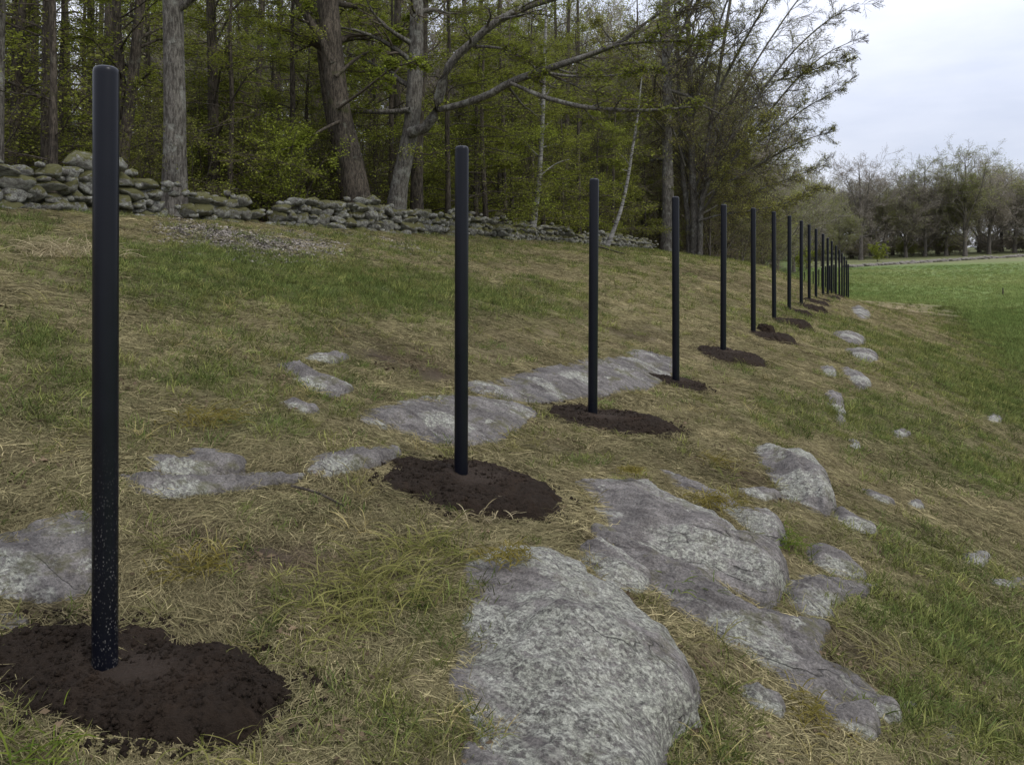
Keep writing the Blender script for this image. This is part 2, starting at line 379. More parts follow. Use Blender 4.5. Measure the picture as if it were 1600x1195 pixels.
MAT = dict(
    ground=mat_ground(), meadow=mat_meadow(), soil=mat_soil(), wallstone=mat_wallstone(), post=mat_post(False), post_speck=mat_post(True), birch=mat_birch(),
    rock_lichen=mat_rock('lichened_rock', .72, 1.1, .08), rock=mat_rock('grey_rock', .30, 1.08, .16), rock_sheet=mat_rock('weathered_rock', .20, 1.0, .30),
    bark_grey=mat_bark('grey_bark', (.060, .053, .044), (.17, .155, .13), .45, (.27, .27, .23), .05),
    bark_brown=mat_bark('brown_bark', (.040, .033, .025), (.115, .095, .072), .25, (.19, .19, .15), .25),
    bark_dark=mat_bark('dark_bark', (.035, .029, .022), (.105, .088, .067), .25, (.17, .17, .13), .2),
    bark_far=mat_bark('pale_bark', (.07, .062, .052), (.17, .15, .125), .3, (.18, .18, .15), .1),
    twig=mat_twig('twig', (.12, .098, .074)), twig_dark=mat_twig('dark_twig', (.075, .060, .044)), twig_far=mat_twig('grey_twig', (.24, .21, .175)),  # twig_far is lightened: distance haze put into its colour
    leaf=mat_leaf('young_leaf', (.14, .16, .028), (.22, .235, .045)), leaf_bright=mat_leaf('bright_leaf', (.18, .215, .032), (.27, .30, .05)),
    leaf_far=mat_leaf('olive_bud', (.21, .225, .075), (.29, .295, .105)), leaf_low=mat_leaf('shrub_leaf', (.13, .145, .032), (.20, .205, .05)),  # leaf_far also paled, standing in for air haze on far trees
    bud_green=mat_leaf('green_bud', (.27, .27, .065), (.38, .37, .10)), blade=mat_blade('grass_blade'), straw_blade=mat_blade('straw_blade', .2), litter=mat_blade('dead_leaf', .1))

# ------------------------------------------------------------------ what covers the ground
def blob(px, py, rx, ry, amp):
    c = at(px, py); a = at(px + rx, py); b1 = at(px, py - ry); b2 = at(px, py + ry)
    return (c[0], c[1], max(.12, abs(a[0] - c[0])), max(.15, abs(b1[1] - b2[1]) / 2), amp, (c[0] / c[1]))
GREEN = [blob(*a) for a in [(300, 430, 150, 40, 1.0), (450, 442, 140, 36, 1.0), (600, 452, 130, 30, .95), (750, 460, 110, 20, 1.0), (390, 412, 150, 20, .9), (520, 425, 200, 20, .7), (200, 412, 60, 18, .7),
         (60, 545, 90, 45, .7), (110, 600, 60, 30, .8), (300, 600, 120, 30, .45), (420, 660, 90, 25, .5), (90, 650, 80, 20, .5), (860, 455, 60, 10, .5),
         (1180, 580, 60, 20, .4), (1230, 650, 70, 30, .45), (900, 720, 50, 15, .4), (430, 985, 40, 25, .6), (640, 975, 60, 30, .35), (1450, 660, 110, 50, .5),
         (1530, 720, 90, 50, .5), (1460, 860, 90, 40, .55), (1530, 1000, 90, 80, .7), (1400, 960, 70, 30, .45), (1480, 1120, 110, 60, .7), (1350, 800, 60, 40, .25), (1060, 1150, 60, 40, .4),
         (1460, 560, 80, 25, .6), (620, 1150, 120, 40, .3), (1400, 740, 60, 30, .35), (1560, 620, 60, 40, .8), (60, 360, 50, 10, .4)]]
STRAW = [blob(*a) for a in [(1000, 440, 130, 22, .9), (1130, 430, 90, 20, .8), (930, 480, 100, 18, .7), (1160, 490, 70, 30, .8), (1060, 520, 60, 30, .5), (720, 400, 100, 10, .4), (850, 410, 120, 10, .5),
         (90, 405, 70, 22, .8), (100, 470, 100, 25, .4), (1240, 440, 50, 20, .7), (760, 490, 120, 16, .4), (560, 1040, 120, 80, .4), (800, 560, 90, 16, .2), (1250, 560, 50, 25, .4), (1320, 620, 60, 40, .3), (620, 830, 80, 30, .4)]]
SOIL = [blob(*a) for a in [(400, 870, 110, 22, .8), (480, 850, 60, 16, .7), (300, 830, 120, 25, .55), (250, 860, 60, 25, .5), (600, 560, 80, 14, .7), (670, 580, 60, 18, .7), (560, 530, 110, 12, .5),
         (1150, 745, 60, 22, .5), (1230, 850, 60, 30, .4), (1330, 1020, 80, 40, .6), (1050, 905, 50, 12, .7), (870, 700, 80, 14, .3), (470, 690, 60, 10, .3), (20, 720, 70, 20, .4),
         (990, 520, 60, 10, .5), (1230, 460, 40, 14, .4), (1090, 430, 30, 8, .5), (60, 960, 80, 20, .5), (700, 790, 110, 22, .4)]]
PALE = [blob(*a) for a in [(400, 385, 70, 14, 1.0), (340, 372, 50, 12, .8), (470, 378, 60, 10, .7), (280, 360, 50, 12, .35), (600, 380, 80, 8, .25)]]
def blobs(lst, X, Y):
    r = np.zeros(np.shape(X))
    for x, y, rx, ry, a, k in lst:
        dx = (X - x - k * (Y - y)) / rx; dy = (Y - y) / ry
        r = np.maximum(r, a * np.exp(-(dx * dx + dy * dy)))
    return r
def cover(X, Y):
    s, t = to_st(X, Y)
    w = .45 * fbm2(X * 1.1, Y * 1.1, 4, 31); w2 = fbm2(X * .45, Y * .45, 3, 37)
    g = blobs(GREEN, X, Y); g = np.maximum(g, .58 * sstep(2.6, 6.2, s)); g = np.clip(g + .07 + w * .75 + .15 * w2 + .10 * sstep(-2, -7, s) - .1 * sstep(-3, 3, s) * sstep(9, 5, s), 0, 1)
    st = np.clip((blobs(STRAW, X, Y) + w2 * .35 - w * .3) * (1 - sstep(3.2, 5.6, s)), 0, 1); so = np.clip(blobs(SOIL, X, Y) * 1.45 + fbm2(X * 2.3, Y * 2.3, 3, 41) * .35 - .05, 0, 1)
    pa = np.clip(blobs(PALE, X, Y) + .1 * w, 0, 1)
    return g, st, so, pa
def lerp(a, b, f): return a + (b - a) * np.asarray(f)[..., None]
def cover_colour(X, Y):
    g, st, so, pa = cover(X, Y); s, t = to_st(X, Y)
    c = np.broadcast_to(np.array((.105, .082, .050)), X.shape + (3,)).copy()
    c = lerp(c, np.array((.24, .195, .105)), st * .75); c = lerp(c, np.array((.070, .088, .030)), g * .85)
    mo = sstep(.12, .4, fbm2(X * 1.5, Y * 1.5, 4, 91)); c = lerp(c, np.array((.082, .080, .026)), mo * .7)
    c = lerp(c, np.array((.040, .029, .021)), so * .9); c = lerp(c, np.array((.10, .085, .065)), pa * .6)
    c = lerp(c, np.array((.085, .062, .038)), sstep(-10.2, -12.0, s) * (s < -8))
    mead = np.maximum(sstep(4.9, 7.6, s + .5 * fbm2(X * .4, Y * .4, 3, 77)), sstep(58, 66, t))
    n = fbm2(X * .06, Y * .11, 4, 81)
    mc = lerp(np.broadcast_to(np.array((.095, .140, .042)), X.shape + (3,)), np.array((.145, .170, .066)), np.clip(.5 + n * 1.2, 0, 1))
    mc = mc * (1 - .3 * sstep(70, 115, Y))[..., None]
    c = lerp(c, mc, mead)
    # rough grass beyond the far wall and the wood's floor behind it
    far = sstep(0, 3, Y - (122 + .105 * (X - 50) + 1.5)) * (X > .36 * Y) * sstep(90, 110, Y)
    c = lerp(c, np.array((.11, .115, .055)), far)
    return np.clip(c, 0, 1)

# ------------------------------------------------------------------ ground: one sheet, split where its cover changes
def grow_nodes(a, step, k, end):
    r = [a]
    while abs(r[-1] - end) > 0 and (r[-1] < end if step > 0 else r[-1] > end):
        r.append(r[-1] + step); step *= k
    return r
xs = np.array(sorted(set(np.round(grow_nodes(5.0, .07, 1.05, 700)[1:] + list(np.arange(-5, 5.001, .07)) + grow_nodes(-5.07, -.075, 1.055, -500), 4))))
ys = np.array(sorted(set(np.round(list(np.arange(1.4, 9.0, .06)) + grow_nodes(9.0, .065, 1.035, 1200) + grow_nodes(1.3, -.1, 1.25, -60), 4))))
GX, GY = np.meshgrid(xs, ys)
GZ = ground_z(GX, GY)
V = np.stack([GX.ravel(), GY.ravel(), GZ.ravel()], 1)
CC = cover_colour(GX.ravel(), GY.ravel())
nx, ny = len(xs), len(ys)
I = (np.arange(ny - 1)[:, None] * nx + np.arange(nx - 1)[None]).ravel()
Q = np.stack([I, I + 1, I + nx + 1, I + nx], 1)
fcx, fcy = V[Q].mean(1)[:, 0], V[Q].mean(1)[:, 1]
fs_, ft_ = to_st(fcx, fcy)
is_field = (fs_ + .3 * fbm2(fcx * .5, fcy * .5, 3, 77) > 6.9) | (ft_ > 61)
is_wood = (~is_field) & (fs_ < -11.2)
def piece(name, mask, mat):
    q = Q[mask]; u, inv = np.unique(q, return_inverse=True)
    me = mesh_np(name, V[u], [inv.reshape(q.shape)], [mat], attrs={'cover': ('FLOAT_COLOR', np.c_[CC[u], np.ones(len(u))])})
    return tag(add(name, me), kind='structure')
piece('hillside', ~is_field & ~is_wood, MAT['ground']); piece('meadow', is_field, MAT['meadow']); piece('forest_floor', is_wood, MAT['ground'])

# ------------------------------------------------------------------ fence posts in a row
def post_mesh(h, r, mat):
    n = 40; prof = [(r, -.35), (r, 0), (r, h * .5), (r, h - .022), (r * .985, h - .012), (r * .94, h - .004), (r * .86, h)]
    v, f = [], []
    for (a, z) in prof:
        for i in range(n): v.append((a * math.cos(2 * math.pi * i / n), a * math.sin(2 * math.pi * i / n), z))
    for j in range(len(prof) - 1):
        for i in range(n): f.append((j * n + i, j * n + (i + 1) % n, (j + 1) * n + (i + 1) % n, (j + 1) * n + i))
    return mesh_np('post_tube', v, [f], [mat])
def cap_mesh(h, r, mat):
    n = 40; prof = [(r * .858, h - .001), (r * .70, h + .004), (r * .35, h + .006)]
    v, f, t = [], [], []
    for (a, z) in prof:
        for i in range(n): v.append((a * math.cos(2 * math.pi * i / n), a * math.sin(2 * math.pi * i / n), z))
    v.append((0, 0, h + .0065))
    for j in range(2):
        for i in range(n): f.append((j * n + i, j * n + (i + 1) % n, (j + 1) * n + (i + 1) % n, (j + 1) * n + i))
    for i in range(n): t.append((2 * n + i, 2 * n + (i + 1) % n, 3 * n))
    return mesh_np('post_cap', v, [f, t], [mat])
ORD = ['nearest', 'second', 'third', 'fourth', 'fifth', 'sixth', 'seventh', 'eighth', 'ninth', 'tenth', 'eleventh', 'twelfth', 'thirteenth', 'fourteenth', 'fifteenth', 'sixteenth', 'seventeenth', 'eighteenth', 'nineteenth', 'twentieth']
PLAB = ['nearest and largest black metal post, pale grit splashed on its foot', 'second nearest black post, in the flat soil mound left of the lichened ledges', 'third nearest black post, standing in soil with the bare rock sheet behind it',
        'fourth nearest black post, in a small low soil patch on the straw coloured bank', 'fifth nearest black post, at the back of a flat topped soil mound', 'sixth nearest black post, beside a small round lump of dug soil']
RP = .0445; post_xy = []
pm, pc = post_mesh(2.2, RP, MAT['post']), cap_mesh(2.2, RP, MAT['post']); pm1 = post_mesh(2.2, RP, MAT['post_speck'])
proto = None
for k, (px, yt, yb) in enumerate(POSTS):
    Y = 2.94 + 2.28 * k; X = (px - CX) * Y / F; zb = (HY - yb) * Y / F; zt = (HY - yt) * Y / F
    post_xy.append((X, Y, zb))
    lab = PLAB[k] if k < len(PLAB) else f'{ORD[k]} black post from the camera in the long row along the bank'
    if k == 19: lab = 'last and farthest black post of the long row, at its corner by the meadow'
    grp = 'black posts of the long row'
    if k == 0:
        o = empty('fence_post', (X, Y, zb), lab, 'post', grp); add('post_tube', pm1, o); add('post_cap', pc, o)
    elif k == 1:
        o = proto = empty('fence_post', (X, Y, zb), lab, 'post', grp); add('post_tube', pm, o); add('post_cap', pc, o)
    else: o = copy_tree(proto, (X, Y, zb), 0, 1, lab, grp)
    o.scale = (1, 1, (zt - zb) / 2.2)
    rr = random.Random(k); o.rotation_euler = (rr.uniform(-.004, .004), (-.0065 if k == 0 else rr.uniform(-.006, .006)), rr.uniform(0, 6))
for k, (px, yt, Y) in enumerate([(1303, 413.5, 50), (1296.5, 415, 52.5), (1290, 416, 55), (1284, 418.5, 58), (1279.5, 421, 61), (1270.6, 424, 65), (1264, 425, 69), (1257, 425, 73)]):
    X = (px - CX) * Y / F; zg = float(ground_z(X, Y)); zt = (HY - yt) * Y / F
    copy_tree(proto, (X, Y, zg - .05), k, (1.0, 1.0, max(.6, (zt - zg + .05) / 2.2)), 'distant black post of the return row behind the crest', 'distant black posts beyond the crest')

# ------------------------------------------------------------------ soil mounds
EXCL = []      # (polygon, margin) areas without turf
def in_poly(poly, X, Y):
    r = np.zeros(X.shape, bool); n = len(poly)
    for i in range(n):
        (x1, y1), (x2, y2) = poly[i], poly[(i + 1) % n]
        if y1 == y2: continue
        c = ((y1 > Y) != (y2 > Y)) & (X < (x2 - x1) * (Y - y1) / (y2 - y1) + x1); r ^= c
    return r
def poly_dist(poly, X, Y):
    d = np.full(X.shape, 1e9); n = len(poly)
    for i in range(n):
        a = poly[i]; b = poly[(i + 1) % n]; e = b - a; L = (e * e).sum() + 1e-12
        u = np.clip(((X - a[0]) * e[0] + (Y - a[1]) * e[1]) / L, 0, 1)
        d = np.minimum(d, (X - a[0] - u * e[0]) ** 2 + (Y - a[1] - u * e[1]) ** 2)
    return np.where(in_poly(poly, X, Y), 1, -1) * np.sqrt(d)
def mound(name, cx, cy, a, b, post, label, seed, top=.035, res=1.0):
    nr, nt = int(46 * res) + 8, int(120 * res) + 24
    th = np.linspace(0, 2 * math.pi, nt, endpoint=False); rr = np.concatenate([np.linspace(0, 1, nr) ** .9, [1.04, 1.12]])
    edge = 1 + .10 * vn2(np.cos(th) * 1.7 + seed * 7, np.sin(th) * 1.7, seed) + .05 * vn2(np.cos(th) * 5 + seed, np.sin(th) * 5, seed + 3) + .04 * vn2(np.cos(th) * 16, np.sin(th) * 16, seed + 4)
    R, T = np.meshgrid(rr, th, indexing='ij'); E = edge[None] * R
    X = cx + a * E * np.cos(T); Y = cy + b * E * np.sin(T)
    zg = ground_z(X, Y); px, py, pz = post
    flat_ = pz - .004 + .35 * (ground_z(X, Y, False) - ground_z(np.array(px), np.array(py), False)) + .02 * fbm2(X * 4, Y * 4, 2, seed + 5)
    hgt = np.maximum(flat_ - zg, .018 + .02 * (fbm2(X * 5, Y * 5, 2, seed + 7) + .5))
    fall = np.clip((1 - R) / .30, 0, 1); fall = fall ** .75
    lump = (.020 * fbm2(X * 7, Y * 7, 3, seed + 9) + .016 * np.abs(fbm2(X * 24, Y * 24, 3, seed + 11)) + .006 * vn2(X * 70, Y * 70, seed + 13))
    lump = np.maximum(lump, -.012)
    Z = np.where(R <= 1.0, zg + .012 * sstep(1, .85, R) + hgt * fall + lump * sstep(1.02, .9, R) * (.35 + .65 * sstep(.15, .45, np.hypot(X - px, Y - py) / a)), zg - .04 * (R - 1) / .04)
    tamp = 1 - sstep(.12, .55, np.hypot((X - px - .1) / a, (Y - py) / b) + .15 * fbm2(X * 6, Y * 6, 2, seed))
    v = np.stack([X - px, Y - py, Z - pz], -1).reshape(-1, 3); n1 = len(rr)
    i, j = np.meshgrid(np.arange(n1 - 1), np.arange(nt), indexing='ij'); j2 = (j + 1) % nt
    q = np.stack([i * nt + j, (i + 1) * nt + j, (i + 1) * nt + j2, i * nt + j2], -1).reshape(-1, 4)
    root = empty(name, (px, py, pz), label, 'soil mound', 'dug soil at the feet of the posts')
    add('heaped_soil', mesh_np('heaped_soil', v, [q], [MAT['soil']], attrs={'tamped': ('FLOAT', tamp.ravel())}), root)
    # loose crumbs lying on and round the heap
    rg = np.random.default_rng(seed + 90); n = int(2200 * res ** 1.3)
    ang = rg.uniform(0, 2 * math.pi, n); rad = np.sqrt(rg.uniform(.05, 1.5, n) ); cxs = cx + a * rad * np.cos(ang); cys = cy + b * rad * np.sin(ang)
    ir = np.clip(np.searchsorted(rr, rad), 1, n1 - 1); it = (ang / (2 * math.pi) * nt).astype(int) % nt
    cz = np.where(rad < 1, Z[ir, it], ground_z(cxs, cys) + .012)
    base = np.array([(1, 0, 0), (-1, 0, 0), (0, 1, 0), (0, -1, 0), (0, 0, 1), (0, 0, -1)], float)
    tri = np.array([(0, 2, 4), (2, 1, 4), (1, 3, 4), (3, 0, 4), (2, 0, 5), (1, 2, 5), (3, 1, 5), (0, 3, 5)])
    sz = (.0025 + .014 * rg.random(n) ** 5) * (1 if res > .6 else 1.6)
    pv = base[None] * (sz[:, None] * rg.uniform(.6, 1.3, (n, 3)))[:, None, :] * rg.uniform(.7, 1.3, (n, 6, 1))
    an = rg.uniform(0, 6.28, n); ca, sa = np.cos(an)[:, None], np.sin(an)[:, None]
    pv = np.stack([pv[..., 0] * ca - pv[..., 1] * sa, pv[..., 0] * sa + pv[..., 1] * ca, pv[..., 2]], -1)
    pv += np.stack([cxs - px, cys - py, cz - pz], -1)[:, None]
    fs = (tri[None] + (np.arange(n) * 6)[:, None, None]).reshape(-1, 3)
    tag(add('soil_crumbs', mesh_np('soil_crumbs', pv.reshape(-1, 3), [fs], [MAT['soil']], smooth=False, attrs={'tamped': ('FLOAT', np.zeros(n * 6))}), root), kind='stuff')
    EXCL.append((np.stack([cx + a * edge * np.cos(th), cy + b * edge * np.sin(th)], 1)[::max(1, nt // 40)], .015))
MOUNDS = [(210, .57, .31, -.045), (735, .57, .42, -.12), (952, .62, .42, -.10), (1058, .38, .36, -.1), (1143, .53, .50, -.22), (1208, .42, .4, -.2), (1238, .42, .42, -.2), (1247, .34, .35, -.2), (1269, .42, .4, -.2),
          (1275, .36, .4, -.1), (1282, .3, .4, -.1), (1293, .4, .45, -.1), (1299, .34, .4, 0), (1305, .34, .4, 0), (1310, .34, .4, 0)]
MLAB = ['large dark brown soil mound round the nearest post', 'flat topped dark soil mound round the second post', 'wide dark soil mound round the third post', 'small rough soil patch round the fourth post', 'flat soil mound with a steep side at the fifth post',
        'small soil mound downhill of the sixth post', 'soil mound at the seventh post, beside a grassy edge']
for k, (px, a, b, dy) in enumerate(MOUNDS):
    X, Y, zb = post_xy[k]; Yc = Y + dy; Xc = (px - CX) * Yc / F
    mound('soil_mound', Xc, Yc, a, b, (X, Y, zb), MLAB[k] if k < 7 else f'low dark soil mound at the foot of the {ORD[k]} post', 20 + k * 3, res=1.7 if k == 0 else (1.2 if k < 3 else (.7 if k < 7 else .4)))
X6, Y6, z6 = post_xy[5]
lx, ly = at(1197, 520)
mound('soil_mound', lx, ly, .17, .16, (lx, ly, float(ground_z(lx, ly)) + .13), 'little round lump of dug soil right beside the sixth post', 77, res=.5)

# ------------------------------------------------------------------ outcropping rocks
def smooth_poly(p, n=8, jit=.0, seed=0):
    p = np.asarray(p, float); m = len(p); out = []
    for i in range(m):
        p0, p1, p2, p3 = p[i - 1], p[i], p[(i + 1) % m], p[(i + 2) % m]
        for u in np.arange(n) / n:
            out.append(.5 * ((2 * p1) + (-p0 + p2) * u + (2 * p0 - 5 * p1 + 4 * p2 - p3) * u * u + (-p0 + 3 * p1 - 3 * p2 + p3) * u ** 3))
    out = np.array(out)
    if jit: out += jit * np.stack([vn2(out[:, 0] * 9, out[:, 1] * 9, seed), vn2(out[:, 0] * 9, out[:, 1] * 9, seed + 50)], 1)
    return out
def rock(label, poly, H, w, mat, seed, front=0.0, rough=1.0, cat='rock', tilt=0.0):
    """poly: outline seen in the photograph, laid on the ground; H height; w width of the rounded rim; front: extra height at the downhill end"""
    P = np.array([at(*p) for p in poly])
    if mat is MAT['rock_sheet']: P = P.mean(0) + (P - P.mean(0)) * 1.10
    P = smooth_poly(P, 5)
    sz = max(np.ptp(P[:, 0]), np.ptp(P[:, 1])); P = P + min(.6, sz) * (.05 * np.stack([vn2(P[:, 0] * 3.2, P[:, 1] * 3.2, seed), vn2(P[:, 0] * 3.2, P[:, 1] * 3.2, seed + 50)], 1) + .03 * np.stack([vn2(P[:, 0] * 11, P[:, 1] * 11, seed), vn2(P[:, 0] * 11, P[:, 1] * 11, seed + 50)], 1))
    c = P.mean(0); cell = max(.012, sz / 95); mg = 3 * cell + .02
    gx = np.arange(P[:, 0].min() - mg, P[:, 0].max() + mg, cell); gy = np.arange(P[:, 1].min() - mg, P[:, 1].max() + mg, cell)
    X, Y = np.meshgrid(gx, gy); X = X + cell * .3 * vn2(X / cell * .7, Y / cell * .7, seed); d = poly_dist(P, X, Y)
    S, T = to_st(X, Y); sp, _ = to_st(P[:, 0], P[:, 1]); u = np.clip((S - sp.min()) / (np.ptp(sp) + 1e-6), 0, 1)
    d0 = d; d = d + np.where(d > -.5 * w, 1, 0) * min(w, .15) * .22 * fbm2(X * 9, Y * 9, 3, seed + 2)
    fr = min(1, front); gyy, gxx = np.gradient(poly_dist(P, X, Y), cell); e = np.clip(-(gxx * .985 + gyy * -.17), -1, 1)
    e = _blur(_blur(e, 5.0, 0), 5.0, 1); e = sstep(.1, .8, e) * sstep(.15, .6, u)
    k1 = np.clip(d / (w * 1.9), 0, 1); k2 = np.clip(d / (w * .55), 0, 1); k = np.clip(d / w, 0, 1)
    gentle = k1 * k1 * (3 - 2 * k1); blunt = np.sqrt(np.clip(1 - (1 - k2) ** 2.4, 0, 1)) * (.72 + .28 * gentle); prof = gentle * (1 - e) + blunt * e      # feathered uphill and along the sides, blunt at the downhill end
    a = (X * .766 + Y * -.643); b = (X * .643 + Y * .766)      # along and across the rock's grain
    big = fbm2(X * 2.1, Y * 2.1, 3, seed + 3)
    h = H * (1 - .7 * fr + .7 * fr * u) * (1 + .25 * big) * prof
    stp = fbm2(a * .9, b * 3.6, 3, seed + 21)
    ledge = np.abs(((stp * 3.2) % 1) - .5) * 2                       # small steps along the grain
    h = h + rough * k * (.036 * fbm2(a * 1.1, b * 5.5, 4, seed + 5) + .012 * fbm2(a * 8, b * 22, 3, seed + 8) + .007 * vn2(X * 38, Y * 38, seed + 9) + .008 * sstep(.2, .8, ledge) - .016 * np.clip(1 - np.abs(stp) / .05, 0, 1)) * min(1, .4 + sz)
    Z = ground_z(X, Y) + np.where(d > 0, h + .010, .010 + d * 1.6)
    Z = Z + tilt * (S - S.mean()) * (d > 0)
    keep = d0 > -mg
    ny_, nx_ = X.shape; I = (np.arange(ny_ - 1)[:, None] * nx_ + np.arange(nx_ - 1)[None]).ravel(); q = np.stack([I, I + 1, I + nx_ + 1, I + nx_], 1)
    q = q[keep.ravel()[q].all(1)]; uq, inv = np.unique(q, return_inverse=True)
    zc = float(ground_z(c[0], c[1])); v = np.stack([X.ravel() - c[0], Y.ravel() - c[1], Z.ravel() - zc], 1)[uq]
    o = add('rock', mesh_np('rock', v, [inv.reshape(q.shape)], [mat]), loc=(c[0], c[1], zc)); tag(o, label, cat, 'rocks breaking through the turf')
    EXCL.append((P[::2], .025 if mat is not RS else .05))
    return o
RL, RG, RS = MAT['rock_lichen'], MAT['rock'], MAT['rock_sheet']
